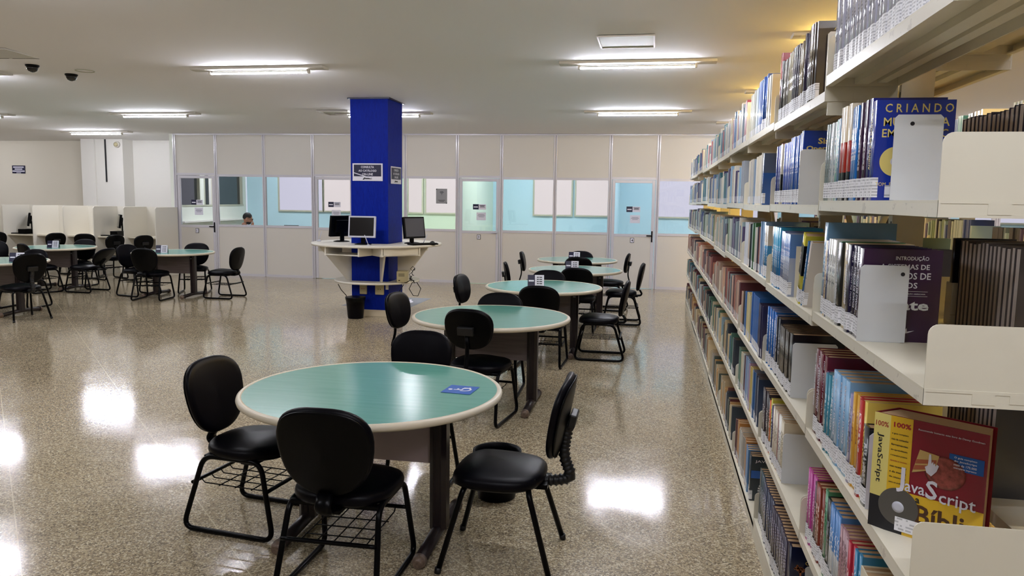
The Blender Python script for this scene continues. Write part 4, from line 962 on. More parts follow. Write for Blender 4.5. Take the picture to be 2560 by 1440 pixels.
RUNS = {
 (0, 5): (2.60, 1.62, [S(22, .026, .27, '#c3c3d2', 'silvery lavender', '#7a7a88', gloss=.12), S(1, .04, .27, '#26332f', 'dark green', '#c8c8c8')]),
 (0, 4): (2.60, 2.10, [S(2, .014, .235, '#93a19f', 'greyish', '#26302e'), S(1, .02, .235, '#d4d4d4', 'white', '#2a2f33'), S(2, .018, .235, '#d0d6d6', 'white', '#5d88a0'), S(1, .02, .24, '#8ecac0', 'mint green', '#e0e8e8'), S(1, .018, .24, '#6d8fb0', 'grey blue', '#e8e8f0'), S(4, .026, .268, '#efe2c8', 'cream, red and black', None, 'tri', '#b5382e'), S(3, .022, .252, '#2277cc', 'bright blue', '#e8f0ff'), S(3, .022, .255, '#3c2140', 'dark plum', '#e6dce8'), S(1, .028, .255, '#16207a', 'dark blue', '#d0d0e8')]),
 (0, 3): (2.60, 2.10, [S(1, .03, .29, '#6d9cc0', 'tall steel blue', '#c8dcea', d=.2), S(1, .012, .235, '#bb5468', 'pink', '#e8d8d8'), S(1, .012, .235, '#dccba8', 'cream', '#554433'), S(1, .014, .235, '#2c3966', 'navy', '#d8d8e8'), S(4, .019, .243, '#d2d2cc', 'white patterned', '#4a4d55'), S(1, .014, .24, '#2e7a4c', 'green', '#e8efe8'), S(1, .032, .238, '#0e1216', 'black database modelling', None, title='MODELAGEM DE DADOS'), S(2, .016, .24, '#cdbf9d', 'cream and navy', None, 'top', '#d8c9a4'), S(4, .024, .238, '#211c3c', 'dark navy database', None, title='DATE   BANCOS DE DADOS')]),
 (0, 2): (2.60, 1.93, [S(4, .028, .275, '#64162c', 'maroon database', None, title='Date  BANCOS DE DADOS', d=.19), S(1, .02, .235, '#5a3560', 'purple', '#d8c8d8'), S(3, .018, .235, '#3c8ba4', 'teal', '#d0e8ec'), S(4, .03, .262, '#8ab8de', 'light blue database', None, title='BANCO DE DADOS', d=.19), S(1, .014, .22, '#dedede', 'white', '#303048'), S(1, .02, .24, '#8d86b0', 'violet grey', '#303048'), S(2, .016, .25, '#d9a63e', 'golden yellow', '#803020'), S(2, .018, .25, '#bb2f33', 'red', '#f0d8c8'), S(1, .016, .252, '#ead266', 'pale yellow', '#303030'), S(1, .03, .2, '#14171b', 'short black', '#c8c8c8')]),
 (0, 1): (2.60, 1.60, [S(5, .016, .24, '#c04a9c', 'magenta', '#f0d0e8'), S(1, .016, .235, '#502838', 'dark plum', '#d8c8c8'), S(4, .02, .24, '#86382b', 'brick red', '#e8d0c4'), S(1, .022, .262, '#4f9068', 'green', '#203828'), S(1, .03, .25, '#10161c', 'black', '#808890'), S(4, .021, .25, '#4f86c4', 'blue and white', '#e4ecf4', 'band', '#c8d0d8'), S(5, .016, .235, '#ad878e', 'mauve', '#5a3a40'), S(2, .017, .24, '#b0283c', 'crimson', '#e8c8c8'), S(2, .018, .24, '#2f7fa8', 'teal blue', '#d0e4f0'), S(3, .02, .22, '#e6dec6', 'cream', '#303030'), S(1, .016, .22, '#d8b040', 'yellow', '#303030'), S(8, .02, .235, '#c9a06a', 'tan', '#403020')]),
 (0, 0): (2.60, 1.60, [S(6, .025, .25, '#4a5068', 'slate blue'), S(8, .02, .24, '#7a4a40', 'brown'), S(8, .022, .25, '#b8b4a8', 'grey')]),
 (1, 5): (3.67, 2.86, [S(1, .03, .30, '#241c38', 'tall navy and red', '#b02030', 'top', '#9a1c2c'), S(1, .024, .26, '#15151c', 'black', '#d8d8d8'), S(6, .016, .25, '#77736c', 'grey', '#d8d4cc', gloss=.1), S(5, .016, .262, '#b9b29a', 'cream grey', '#4a4636', gloss=.1), S(4, .02, .26, '#4c4a58', 'slate', '#c8c8d0', gloss=.1), S(4, .018, .25, '#8a7b60', 'olive grey', '#e0d8c0', gloss=.1), S(5, .02, .265, '#403850', 'dark violet', '#c8c0d0', gloss=.1), S(3, .018, .268, '#4d4238', 'brown', '#cfc4a8', gloss=.1)]),
 (1, 4): (3.67, 2.87, [S(4, .02, .255, '#2a3a8c', 'indigo', '#c0c8e8'), S(1, .022, .26, '#8d1f30', 'dark red', '#e0c8c8'), S(3, .022, .255, '#d6d0c0', 'cream and black', '#222228', 'band', '#16161a'), S(5, .02, .25, '#4a63bb', 'cornflower blue', '#dce0f4'), S(5, .022, .262, '#2459ae', 'royal blue', '#d8e4f4'), S(2, .022, .265, '#1a47a0', 'deep blue', '#d8e4f4')]),
 (1, 3): (3.67, 3.02, [S(1, .03, .26, '#e2ddd0', 'white and black', '#2a2a2a', 'top', '#181818'), S(6, .022, .262, '#2580bc', 'sky blue', '#bfe0f4', 'top', '#36a3cc'), S(3, .022, .25, '#7487b8', 'slate blue', '#e0e4f0'), S(6, .02, .245, '#a6b0cc', 'pale violet blue', '#e8ecf8', 'top', '#5f86c4')]),
 (1, 2): (3.67, 2.90, [S(6, .024, .262, '#2469b6', 'mid blue manual', '#dce6ee'), S(1, .03, .255, '#245fae', 'thick mid blue', None, title='MANUAL COMPLETO'), S(3, .022, .252, '#1e2434', 'black and white', '#d4d4dc'), S(9, .02, .235, '#37322e', 'blackish brown', '#8a8070')]),
 (1, 1): (3.67, 3.0, [S(4, .026, .25, '#453c44', 'charcoal', '#e0dce0'), S(1, .022, .24, '#23201e', 'black', '#c8b090'), S(1, .02, .235, '#d86032', 'orange', '#f8e8d8'), S(1, .022, .25, '#cfc64e', 'yellow green', '#304020'), S(1, .02, .235, '#e9dfc8', 'cream', '#333333'), S(1, .02, .235, '#33305a', 'indigo', '#d8d8e8'), S(4, .022, .24, '#e4d9c8', 'ivory', '#554438'), S(1, .014, .24, '#8d2a38', 'crimson', '#e8d8d8'), S(2, .022, .245, '#efece4', 'white', '#24366a'), S(2, .02, .24, '#d8cdb4', 'beige', '#403828')]),
 (1, 0): (3.67, 2.72, [S(4, .022, .262, '#2f4650', 'dark teal', '#b8b8c8'), S(10, .022, .26, '#2e3450', 'dark slate blue', '#b8b8c8'), S(12, .022, .255, '#3a3246', 'dark violet grey', '#b8b0c0')]),
 (2, 5): (4.74, 3.80, [S(4, .018, .25, '#cfcdb8', 'pale olive', '#56604c', gloss=.1), S(4, .02, .255, '#b4b4a8', 'pale grey', '#404050', gloss=.1), S(5, .02, .25, '#a8b8c4', 'silver blue', '#303848', gloss=.1), S(7, .024, .27, '#2a5aa6', 'strong blue', '#a8c4e8', gloss=.12), S(1, .03, .275, '#15357e', 'dark blue', '#a8c4e8'), S(5, .02, .25, '#bdb7a6', 'stone grey', '#504a40')]),
 (2, 4): (4.74, 3.83, [S(5, .022, .25, '#d8d0bd', 'cream', '#6a5a48'), S(1, .016, .24, '#2a4470', 'navy', '#d8d8e8'), S(3, .02, .25, '#c9c4b8', 'pale stone', '#4a4a55'), S(2, .02, .245, '#8fa4bc', 'grey blue', '#e8ecf0'), S(8, .02, .255, '#e6ddca', 'ivory', '#5a4a3c'), S(3, .018, .262, '#d9d4c8', 'off-white', '#282830'), S(2, .025, .255, '#22529c', 'blue and orange', '#d8e0ec', 'top', '#56627c')]),
 (2, 3): (4.74, 3.80, [S(5, .022, .245, '#d5d8de', 'white and indigo', '#25307a', 'band', '#2a3580'), S(3, .018, .235, '#d8c0a8', 'beige', '#443830'), S(2, .022, .24, '#1b1e24', 'black', '#c8c8c8'), S(3, .02, .24, '#b9d0cc', 'pale mint', '#304040'), S(3, .026, .25, '#2c6430', 'forest green', '#c8e0b8'), S(2, .02, .23, '#dcd4c8', 'light beige', '#504840'), S(1, .02, .235, '#272440', 'dark indigo', '#c8c8d8'), S(3, .02, .235, '#9a6258', 'terracotta', '#e8d8c8'), S(5, .022, .265, '#86a8cc', 'powder blue', '#dce8f4', d=.2), S(2, .03, .25, '#3a90c8', 'azure', '#e8f0f8', 'top', '#d8cfc0')]),
 (2, 2): (4.74, 3.84, [S(3, .02, .23, '#c9a890', 'pinkish tan', '#5a4030'), S(2, .02, .24, '#17181c', 'black', '#c8c8c8'), S(3, .022, .245, '#2d68ae', 'blue', '#c8d8ec'), S(7, .022, .25, '#ddd09c', 'pale yellow', '#6a5a30'), S(9, .026, .275, '#2365b2', 'vivid blue', '#b8d4ec'), S(5, .022, .255, '#28264e', 'dark indigo', '#a8a8cc')]),
 (2, 1): (4.74, 3.86, [S(3, .025, .24, '#4d7a68', 'dull green', '#d0dcd0'), S(3, .022, .23, '#d8d0b8', 'cream', '#454038'), S(2, .03, .235, '#b8c8d0', 'pale blue', '#34404c'), S(2, .022, .24, '#5c3340', 'wine red', '#e0d0d4'), S(6, .022, .25, '#8fa9cb', 'pale blue', '#38507c'), S(2, .02, .245, '#a88ab0', 'lilac', '#40304c'), S(3, .022, .24, '#d4c27c', 'straw yellow', '#504420'), S(3, .022, .24, '#3a6ea4', 'blue', '#d8e4f0'), S(5, .02, .24, '#324260', 'dark blue grey', '#c8d0e0')]),
 (2, 0): (4.74, 3.86, [S(3, .022, .22, '#5c2c34', 'wine red', '#d8c8c8'), S(2, .03, .24, '#c08848', 'ochre', '#402810'), S(4, .022, .22, '#cfcfc8', 'pale grey', '#404858'), S(5, .02, .225, '#a9a49c', 'stone grey', '#403c38'), S(2, .03, .24, '#b4783c', 'brown orange', '#e8c890'), S(3, .024, .23, '#5f93c8', 'sky blue', '#dce8f4'), S(3, .02, .225, '#3c4654', 'slate', '#c8ccd4')]),
}
def fix(sp):
    if sp['style'] not in ('text', 'top', 'band', 'tri'): sp['style'] = 'text'
    return sp
BOOKS = []       # dicts: y, x, z, t, h, d, spec, bay, level, ordinal
def fill(b, k, y_far, y_near, specs):
    tot = sum(s_['n']*s_['t'] for s_ in specs); f = (y_far-y_near)/tot; f2 = min(max(f, .75), 1.45)
    rd = random.Random(b*31+k*7+3); y = y_far; z = lv(b, k)
    for ri, s_ in enumerate(specs):
        fix(s_)
        jit = rd.uniform(-.003, .004)
        for i in range(s_['n']):
            t = round(s_['t']*f2*.97, 4); xj = rd.uniform(-.003, .005)+jit
            BOOKS.append(dict(y=y-t/2, x=FX+.012+xj, z=z, t=t, h=s_['h'], d=s_['d'], s=s_, b=b, k=k, run=ri, i=i)); y -= t+.0008
    return y
ENDY = {}
for (b, k), (yf, yn, sp) in RUNS.items(): ENDY[(b, k)] = fill(b, k, yf, yn, sp)
PAL = {5: ['#b8b8b0', '#8fa0b8', '#d0c8b4', '#5a7aa8', '#a04050', '#d8d4cc', '#3f7f8a', '#77808c', '#e0d8c0', '#2b4f8c'],
       4: ['#d8d2c4', '#b8b4a8', '#5574a4', '#e2dccc', '#3c3060', '#8fb0c8', '#c8bca8', '#206878', '#9aa0a8'],
       3: ['#a8b0a4', '#3c4c7c', '#d4d0c4', '#6a7a80', '#2c2a34', '#9ab0b4', '#d0c0a8', '#54486c', '#7a8c70'],
       2: ['#9a5a50', '#6a3438', '#c8a894', '#3c3c48', '#8a9a98', '#b07868', '#d8ccb4', '#582c34', '#a08878'],
       1: ['#3c6a7c', '#c8b48c', '#5c3038', '#8aa4b4', '#d4c8ac', '#28303c', '#7c5c50', '#4c7464'],
       0: ['#7a5048', '#c49c64', '#4c5a54', '#a8a49c', '#5c2c34', '#d4c8a8', '#34404c', '#b8a888']}
FAR = []
rdx = random.Random(11)
def fill_far(b, k, x, yf, yn, z, sgn=1):
    y = yf
    while y > yn:
        col = rdx.choice(PAL[k]); n = rdx.choice([1, 1, 2, 3, 4, 5]); t = rdx.uniform(.014, .032); h = rdx.uniform(.2, .265); d = rdx.uniform(.14, .18)
        for i in range(n):
            if y-t < yn: y = yn-1; break
            FAR.append((x+rdx.uniform(-.004, .006)*sgn, y-t/2, z, t, h, d, col, sgn)); y -= t+.0008
for b in range(3, NB):
    for k in range(6):
        ya = Y0+(b+1)*BL-.015; fill_far(b, k, FX+.012, ya, ya-BL+.03+rdx.choice([0, .05, .12, .2]), lv(b, k))
for b in range(9):
    for k in range(6):
        ya = .9+(b+1)*BL-.015; fill_far(b+20, k, X2+.012, ya, ya-BL+.03+rdx.choice([0, .1, .25]), lv(b+20, k))
for b in range(1, 4):
    for k in range(1, 6):
        ya = Y0+(b+1)*BL-.02; fill_far(b, k, UX1+SD-.012, ya, ya-BL*rdx.uniform(.45, .9), lv(b, k)+(.09 if k == 5 else 0), -1)
# how large each book shows in the photo decides which ones are things of their own
def pix(P):
    v = Vector(P)-Vector((0, 0, 1.6)); z = v.dot(f_)
    return (1280+F_PX*v.dot(r_)/z, 720-F_PX*v.dot(u_)/z)
def shown(bk):
    a = pix((bk['x'], bk['y']-bk['t']/2, bk['z']+bk['h']/2)); c = pix((bk['x'], bk['y']+bk['t']/2, bk['z']+bk['h']/2)); q = pix((bk['x'], bk['y'], bk['z'])); w_ = pix((bk['x'], bk['y'], bk['z']+bk['h']))
    top, bot = max(0, min(w_[1], 1440)), max(0, min(q[1], 1440))
    if not (0 < a[0] < 2560): return 0
    return abs(a[0]-c[0])*max(0, bot-top)
cand = sorted(BOOKS, key=shown, reverse=True)
ordn = {}
for bk in BOOKS:
    kk = (bk['b'], bk['k']); ordn.setdefault(kk, []).append(bk)
for kk, L_ in ordn.items():
    L_.sort(key=lambda q: -q['y'])
    for i, q in enumerate(L_): q['ord'] = i+1; q['last'] = (i == len(L_)-1)
def nth(n):
    return str(n)+('th' if 10 <= n % 100 <= 20 else {1: 'st', 2: 'nd', 3: 'rd'}.get(n % 10, 'th'))
single = [q for q in cand if shown(q) > 0][:236]
rest = [q for q in BOOKS if q not in single]
TM = {}
def title_mesh(s_, h, t, mtl):
    return text_mesh(s_, mtl, w=h*.62, h=None if len(s_) < 8 else min(t*.55, .016), bold=.02)
RUNCOUNT = {}
for q in single: RUNCOUNT[(q['b'], q['k'], q['run'])] = RUNCOUNT.get((q['b'], q['k'], q['run']), 0)+1
def thick(t): return 'thick' if t > .03 else ('slim' if t < .017 else '')
for q in single:
    s_ = q['s']; cm = book_mat(s_['col'], s_['ink'], s_['style'], s_['col2'], s_['gloss'])
    me, pg, lm = book_meshes(q['t'], q['h'], q['d'], cm)
    lab = '%s %s book, %s from far end, %s, %s' % (thick(q['t']), s_['nm'], nth(q['ord']), LVN[q['k']], BAYN[q['b']])
    o = thing('book', ' '.join(lab.split()), 'book', (q['x'], q['y'], q['z']), 0, 'books on the %s of the %s' % (LVN[q['k']], BAYN[q['b']]))
    link('cover', me, o); link('page_block', pg, o); link('call_number_label', lm, o)
    if s_['title']:
        ti = link('title_lettering', title_mesh(s_['title'], q['h'], q['t'], M['paper']), o)
        hh = min(q['t']*.55, .016)
        # reads from top to bottom on the spine that faces -X
        ti.matrix_local = Matrix.Translation((-.0031, hh*.5, q['h']*.93)) @ Matrix(((0, 0, -1, 0), (0, 1, 0, 0), (-1, 0, 0, 0), (0, 0, 0, 1)))
cols = sorted({r[6] for r in FAR}|{q['s']['col'] for q in rest})
cidx = {c: i+2 for i, c in enumerate(cols)}
mats_far = [M['page'], mat('pale_spine_label', '#d8d8da', .4)]+[mat('cloth_cover_'+c[1:], c, .4, coat=.2) for c in cols]
fm_ = MB()
def far_book(x, y, z, t, h, d, col, sg):
    m = cidx[col]; T = t/2
    a, b_ = (x, x+sg*d); x0, x1 = min(a, b_), max(a, b_)
    fm_.box(x0, x1, y-T, y-T+.0012, z, z+h, m); fm_.box(x0, x1, y+T-.0012, y+T, z, z+h, m)
    sx0, sx1 = (x0, x0+.003) if sg > 0 else (x1-.003, x1); fm_.box(sx0, sx1, y-T+.0012, y+T-.0012, z, z+h, m)
    fm_.box(x0+.003, x1-.003, y-T+.0012, y+T-.0012, z+.003, z+h-.004, 0)
    lx = x0-.0006 if sg > 0 else x1
    fm_.box(lx, lx+.0006, y-T+.0005, y+T-.0005, z+.008, z+.045, 1)
for r in FAR: far_book(*r)
for q in rest: far_book(q['x'], q['y'], q['z'], q['t'], q['h'], q['d'], q['s']['col'], 1)
tag(obj('distant_books', fm_, mats_far), 'mass of books filling the farther bays and the rows beyond', 'books', kind='stuff')

# ---- books that show their front covers at the near end of a run
def hero(label, b, k, t, h, d, col, title=None, ty=None, d_cover=None, x=None, mats=None, tm='paper'):
    y = ENDY[(b, k)]-t/2-.0008; z = lv(b, k); ENDY[(b, k)] = y-t/2
    cm = book_mat(col, None, 'text', None, .22)
    me, pg, lm = book_meshes(t, h, d, cm)
    o = thing('book', label, 'book', (FX+.012, y, z), 0)
    link('cover', me, o); link('page_block', pg, o); link('call_number_label', lm, o)
    if title:
        ti = link('title_lettering', title_mesh(title, h, t, M[tm]), o); hh = min(t*.55, .016)
        ti.matrix_local = Matrix.Translation((-.0031, hh*.5, h*.93)) @ Matrix(((0, 0, -1, 0), (0, 1, 0, 0), (-1, 0, 0, 0), (0, 0, 0, 1)))
    return o, -t/2-.0006
ER = (PI/2, 0, 0)
o, fy = hero('blue book with large gold capitals and a disc on its front cover, second shelf down', 0, 4, .036, .245, .178, '#0f2f9c', 'CRIANDO MULTIM\u00cdDIA', tm='gold')
for s_, x, z, w, h in [('C R I A N D O', .018, .215, .155, .021), ('MULTIM\u00cdDIA', .016, .182, .15, .026), ('EM', .014, .155, .03, .02), ('C', .148, .155, .016, .02)]: text('cover_lettering', s_, M['gold'], o, (x, fy, z), ER, w=w, h=h, bold=.01)
text('author_lettering', 'TOM  B A D G E T', M['gold'], o, (.006, fy, .036), ER, w=.09, h=.009)
dm = Matrix.Translation((.048, fy, .096)) @ Matrix.Rotation(PI/2, 4, 'X')
obj('printed_disc', MB().lathe([(.036, 0), (.036, .0004)], 40, mx=dm), M['gold'], o); obj('disc_hole', MB().lathe([(.011, .0004), (.011, .0007)], 24, mx=dm), M['paper'], o)
obj('barcode_label', MB().box(.028, .06, fy-.0008, fy, .008, .038), M['call'], o)
o, fy = hero('purple database textbook with white serif title on its front cover, third shelf down', 0, 3, .045, .236, .185, '#33103c', 'DATE   BANCOS DE DADOS')
for s_, x, z, w, h in [('INTRODU\u00c7\u00c3O', .075, .207, .078, .014), ('A SISTEMAS DE', .04, .186, .116, .013), ('BANCOS DE', .045, .161, .115, .017), ('DADOS', .055, .138, .075, .015), ('TRADU\u00c7\u00c3O DA 7a EDI\u00c7\u00c3O AMERICANA', .06, .122, .09, .004)]: text('cover_lettering', s_, M['paper'], o, (x, fy, z), ER, w=w, h=h, bold=.015)
obj('rules', MB().box(.05, .155, fy-.0004, fy, .13, .1308).box(.05, .155, fy-.0004, fy, .118, .1188), M['paper'], o)
text('author_lettering', 'Date', M['steel'], o, (.055, fy, .082), ER, w=.105, h=.026, bold=.03)
obj('plane_emblem', MB().prism([(.085, .02), (.1, .027), (.098, .033), (.106, .028), (.112, .036), (.113, .027), (.13, .03), (.113, .023)], -.0003, .0003, mx=Matrix.Translation((0, fy, 0)) @ Matrix.Rotation(PI/2, 4, 'X')), M['paper'], o)
o, fy = hero('blue book with black and gold letters above a bookend, second shelf, second bay', 1, 4, .036, .27, .18, '#12389c', None)
for s_, x, z, w, h in [('Sistemas', .05, .222, .125, .022), ('Operacionais', .01, .193, .165, .022)]: text('cover_lettering', s_, M['gold'], o, (x, fy, z), ER, w=w, h=h, bold=.03)
o, fy = hero('dark brown book with yellow title letters, top shelf, second bay', 1, 5, .03, .265, .18, '#352c28', None)
text('cover_lettering', 'ARQUITETURA', M['gold'], o, (.05, fy, .232), ER, w=.125, h=.014, bold=.02)
o, fy = hero('navy book with an orange tree emblem by the aisle, bottom shelf, second bay', 1, 0, .036, .265, .18, '#0c1436', None)
text('cover_lettering', 'OPERATIONS', M['gold'], o, (.05, fy, .2), ER, w=.12, h=.014, bold=.01)
tr_ = MB(); rd = random.Random(2)
for q in range(26): a = rd.uniform(0, 6.28); r = rd.uniform(.004, .02); tr_.lathe([(.004, 0), (.004, .0005)], 6, mx=Matrix.Translation((.035+r*math.cos(a), fy, .185+r*.7*math.sin(a))) @ Matrix.Rotation(PI/2, 4, 'X'))
tr_.box(.032, .038, fy-.0005, fy, .15, .18); obj('tree_emblem', tr_, mat('orange_print', '#a8663c', .5), o)['kind'] = 'stuff'
o, fy = hero('black book with a red block on its cover, fourth shelf down, second bay', 1, 2, .05, .24, .185, '#17191f', None)
o, fy = hero('white book with a black and blue cover picture, bottom shelf, third bay', 2, 0, .03, .235, .17, '#22303c', None)
text('cover_lettering', 'JAVA', M['paper'], o, (.02, fy, .2), ER, w=.07, h=.016, bold=.01)
gm = MB()
for q in range(22):
    a = q*PI/14; mx = Matrix.Translation((.10, fy, .055)) @ Matrix.Rotation(PI/2, 4, 'X') @ Matrix.Rotation(a, 4, 'Z'); gm.box(.035, .062, -.004, .004, 0, .0006, mx=mx)
obj('gear_picture', gm, M['steel'], o); obj('blue_band', MB().box(.002, .168, fy-.0003, fy, .12, .16), M['sblue'], o)

# ---- leaning books on the third shelf of the second bay
def lean(label, x, y, z, t, h, d, ang, col, ink, yaw=0, extra=None, style='text', col2=None):
    cm = book_mat(col, ink, style, col2, .25); me, pg, lm = book_meshes(t, h, d, cm)
    o = thing('book', label, 'book'); link('cover', me, o); link('page_block', pg, o); link('call_number_label', lm, o)
    # a negative angle tips the top toward the camera
    o.matrix_world = Matrix.Translation((x, y, z)) @ Matrix.Rotation(yaw, 4, 'Z') @ Matrix.Rotation(-ang, 4, 'X') @ Matrix.Translation((0, t/2, 0))
    return o
z3 = lv(1, 3)
ylean = ENDY[(1, 3)]-.012
tag(obj('bookend', MB().box(.03, .2, -.0012, .0012, 0, .2).box(.03, .2, -.1, -.0012, 0, .002), M['ivory'], loc=(FX, ylean, z3)), 'ivory bookend behind the leaning yellow and black book, third shelf down', 'bookend', 'sheet metal bookends')
yb = lean('yellow and black leaning book with a white spine title, third shelf down, second bay', FX+.012, 2.952, z3, .045, .262, .18, R(-17), '#d8cb3c', None, style='band', col2=None)
obj('black_block', MB().box(-.0029, .10, -.0232, .0232, .11, .225), M['blk'], yb); text('cover_lettering', 'O jeito mais', M['ink'], yb, (.02, -.0233, .075), ER, w=.07, h=.008); text('cover_lettering', 'divertido', M['ink'], yb, (.02, -.0233, .058), ER, w=.06, h=.008)
ti = link('title_lettering', text_mesh('SQL', M['paper'], w=.05, h=.016, bold=.03), yb); ti.matrix_local = Matrix.Translation((-.0032, .008, .19)) @ Matrix(((0, 0, -1, 0), (0, 1, 0, 0), (-1, 0, 0, 0), (0, 0, 0, 1)))
lean('slim blue book leaning on the yellow and black one, third shelf down', FX+.014, 2.905, z3, .016, .245, .18, R(-19), '#2f6a9c', '#d0e0f0')
wb = lean('white book with a dark figure on its cover, leaning nearest on the third shelf', FX+.014, 2.868, z3, .02, .25, .18, R(-22), '#cfc8c0', '#303038')
wm = MB().prism([(.04, .05), (.15, .05), (.16, .1), (.14, .15), (.11, .175), (.08, .16), (.06, .12)], 0, .0006, mx=Matrix.Translation((0, -.0106, 0)) @ Matrix.Rotation(PI/2, 4, 'X')); obj('cover_figure', wm, mat('dark_figure_print', '#1e1826', .4), wb)
obj('green_strip', MB().box(.04, .15, -.0112, -.0106, .04, .06), mat('dark_green_print', '#0d4a44', .4), wb)

# ---- the slanting JavaScript book at the near end of the fourth shelf
z2 = lv(0, 2)
js = thing('book', 'thick red and yellow programming book standing slanted at the near end of the shelf', 'book', (0, 0, z2), 0)
P0, P1, P2, P3, P4 = (.513, 1.846), (.540, 1.819), (.697, 1.700), (.738, 1.768), (.577, 1.895)
HB = .268
def qd(a, b, z0, z1, off, m, name, u0=0, u1=1, par=None):
    a = Vector(a); b = Vector(b); d = (b-a); nrm = Vector((d.y, -d.x)).normalized(); s_ = a+d*u0+nrm*off; e = a+d*u1+nrm*off
    mb = MB(); mb.v = [(s_.x, s_.y, z0), (e.x, e.y, z0), (e.x, e.y, z1), (s_.x, s_.y, z1)]; mb.face([0, 1, 2, 3]); s2 = s_-nrm*.0003; e2 = e-nrm*.0003
    mb.v += [(s2.x, s2.y, z0), (e2.x, e2.y, z0), (e2.x, e2.y, z1), (s2.x, s2.y, z1)]; mb.face([7, 6, 5, 4])
    return obj(name, mb, m, par or js)
obj('cover', MB().prism([P0, P1, P2, (.6975, 1.7035), (.542, 1.8225), (.517, 1.847), (.579, 1.892), (.737, 1.7655), P3, P4], 0, HB), mat('maroon_book_cover', '#85102a', .22, coat=.4), js)
obj('page_block', MB().prism([(.519, 1.847), (.543, 1.823), (.693, 1.709), (.729, 1.767), (.579, 1.889)], .003, HB-.003), M['page'], js)
YE = mat('yellow_book_cover', '#e2b82c', .22, coat=.4, var=.3, vscale=25); YP = mat('pale_yellow_spine', '#e0d27c', .22, coat=.4)
qd(P0, P1, .075, HB, .0006, YP, 'pale_spine_panel'); qd(P0, P1, 0, .075, .0006, M['ink'], 'black_spine_foot')
qd(P1, P2, .05, HB, .0006, YE, 'yellow_strip', 0, .24); qd(P1, P2, 0, .1, .0005, YE, 'yellow_foot', .0, 1)
qd(P1, P2, .0, .05, .0009, M['ink'], 'black_corner', 0, .2)
dP = Vector(P2)-Vector(P1); an = math.atan2(dP.y, dP.x)
CM = Matrix.Translation((P1[0], P1[1], 0)) @ Matrix.Rotation(an, 4, 'Z') @ Matrix.Rotation(PI/2, 4, 'X') @ Matrix.Translation((0, 0, .0012))
CL = dP.length
def ct(name, s_, mtl, u, z, w, h=None, bold=.0, lift=0):
    o = link(name, text_mesh(s_, mtl, w, h, bold), js); o.matrix_local = CM @ Matrix.Translation((u*CL, z, lift)); return o
SMC = mat('silver_disc', '#77797c', .2, metal=.8)
obj('printed_disc', MB().lathe([(.043, 0), (.043, .0004)], 48, mx=CM @ Matrix.Translation((.028, .062, 0))), SMC, js)
obj('disc_hub', MB().lathe([(.013, .0004), (.013, .0008), (.006, .0008)], 24, mx=CM @ Matrix.Translation((.028, .062, 0))), M['silver'], js)
ct('title_lettering', 'J', M['paper'], .11, .098, None, .058, .02, .0015); ct('title_lettering', 'ava', M['paper'], .2, .104, .042, .018, .01, .0012)
ct('title_lettering', 'S', M['paper'], .42, .1, .024, .042, .02, .0012); ct('title_lettering', 'cript', M['paper'], .56, .088, .072, .035, .01, .0012)
ct('subtitle_lettering', 'a', M['ink'], .32, .083, .009, .011, .02); ct('subtitle_lettering', 'B\u00edblia', mat('brown_print', '#4a2c14', .5), .33, .036, .125, .044, .02)
ct('percent_lettering', '100%', M['red'], .035, .243, .037, .012, .03)
for q in range(10): ct('blurb_lettering', ['o guia completo', 'mais de conteudos', 'ferramentas', 'do aprendizado', 'e exemplos praticos', 'Aprenda os recursos', 'mais recentes do', 'e do modelo', 'de objeto da', 'como um profissional'][q], M['ink'] if q not in (5,) else M['red'], .02, .226-.0125*q, .036, .0045, .02)
ct('quote_lettering', 'Recomendo bastante este livro de Danny Goodman', M['paper'], .3, .246, .13, .005, .01)
bl = qd(P1, P2, .178, .212, .0012, mat('blue_badge', '#1557a8', .3), 'blue_badge', .63, .97)
for q, s_ in enumerate(['O guia completo', 'do JavaScript', 'mais de 175.000', 'exemplares impressos']): ct('badge_lettering', s_, M['paper'], .68, .203-.0075*q, .044, .005, .02, .0008)
mp_ = CM
obj('map_picture', MB().prism([(.052, .15), (.065, .205), (.105, .2), (.098, .168)], 0, .0005, mx=mp_), mat('sand_print', '#c8a868', .4), js)
obj('map_stripes', MB().prism([(.054, .157), (.057, .168), (.099, .178), (.098, .169)], .0005, .001, mx=mp_).prism([(.058, .172), (.06, .182), (.1, .19), (.1, .182)], .0005, .001, mx=mp_), mat('rust_print', '#a85a3c', .4), js)
obj('glow_picture', MB().lathe([(.036, 0), (.03, .0003)], 26, mx=mp_ @ Matrix.Translation((.118, .165, 0)) @ Matrix.Scale(1.15, 4, (1, 0, 0))), mat('mottled_red_print', '#8a4038', .4, var=1.2, vscale=90), js)
hn = MB().prism([(.082, .158), (.092, .152), (.102, .165), (.106, .178), (.102, .181), (.099, .176), (.098, .183), (.095, .178), (.094, .186), (.091, .18), (.089, .2), (.085, .2), (.084, .175), (.078, .17)], .0015, .002, mx=mp_)
obj('pointing_hand_picture', hn, M['paper'], js)
qd(P1, P2, .008, .04, .0026, M['call'], 'barcode_label', .12, .42)
dS = Vector(P1)-Vector(P0); aS = math.atan2(dS.y, dS.x); nS = Vector((dS.y, -dS.x)).normalized()*.0012
o = link('spine_lettering', text_mesh('JavaScript', M['ink'], w=.115, h=.016, bold=.01), js)
o.matrix_local = Matrix.Translation((P0[0]+nS.x, P0[1]+nS.y, .222)) @ Matrix.Rotation(aS, 4, 'Z') @ Matrix.Rotation(PI/2, 4, 'X') @ Matrix.Rotation(-PI/2, 4, 'Z') @ Matrix.Translation((0, .009, 0))
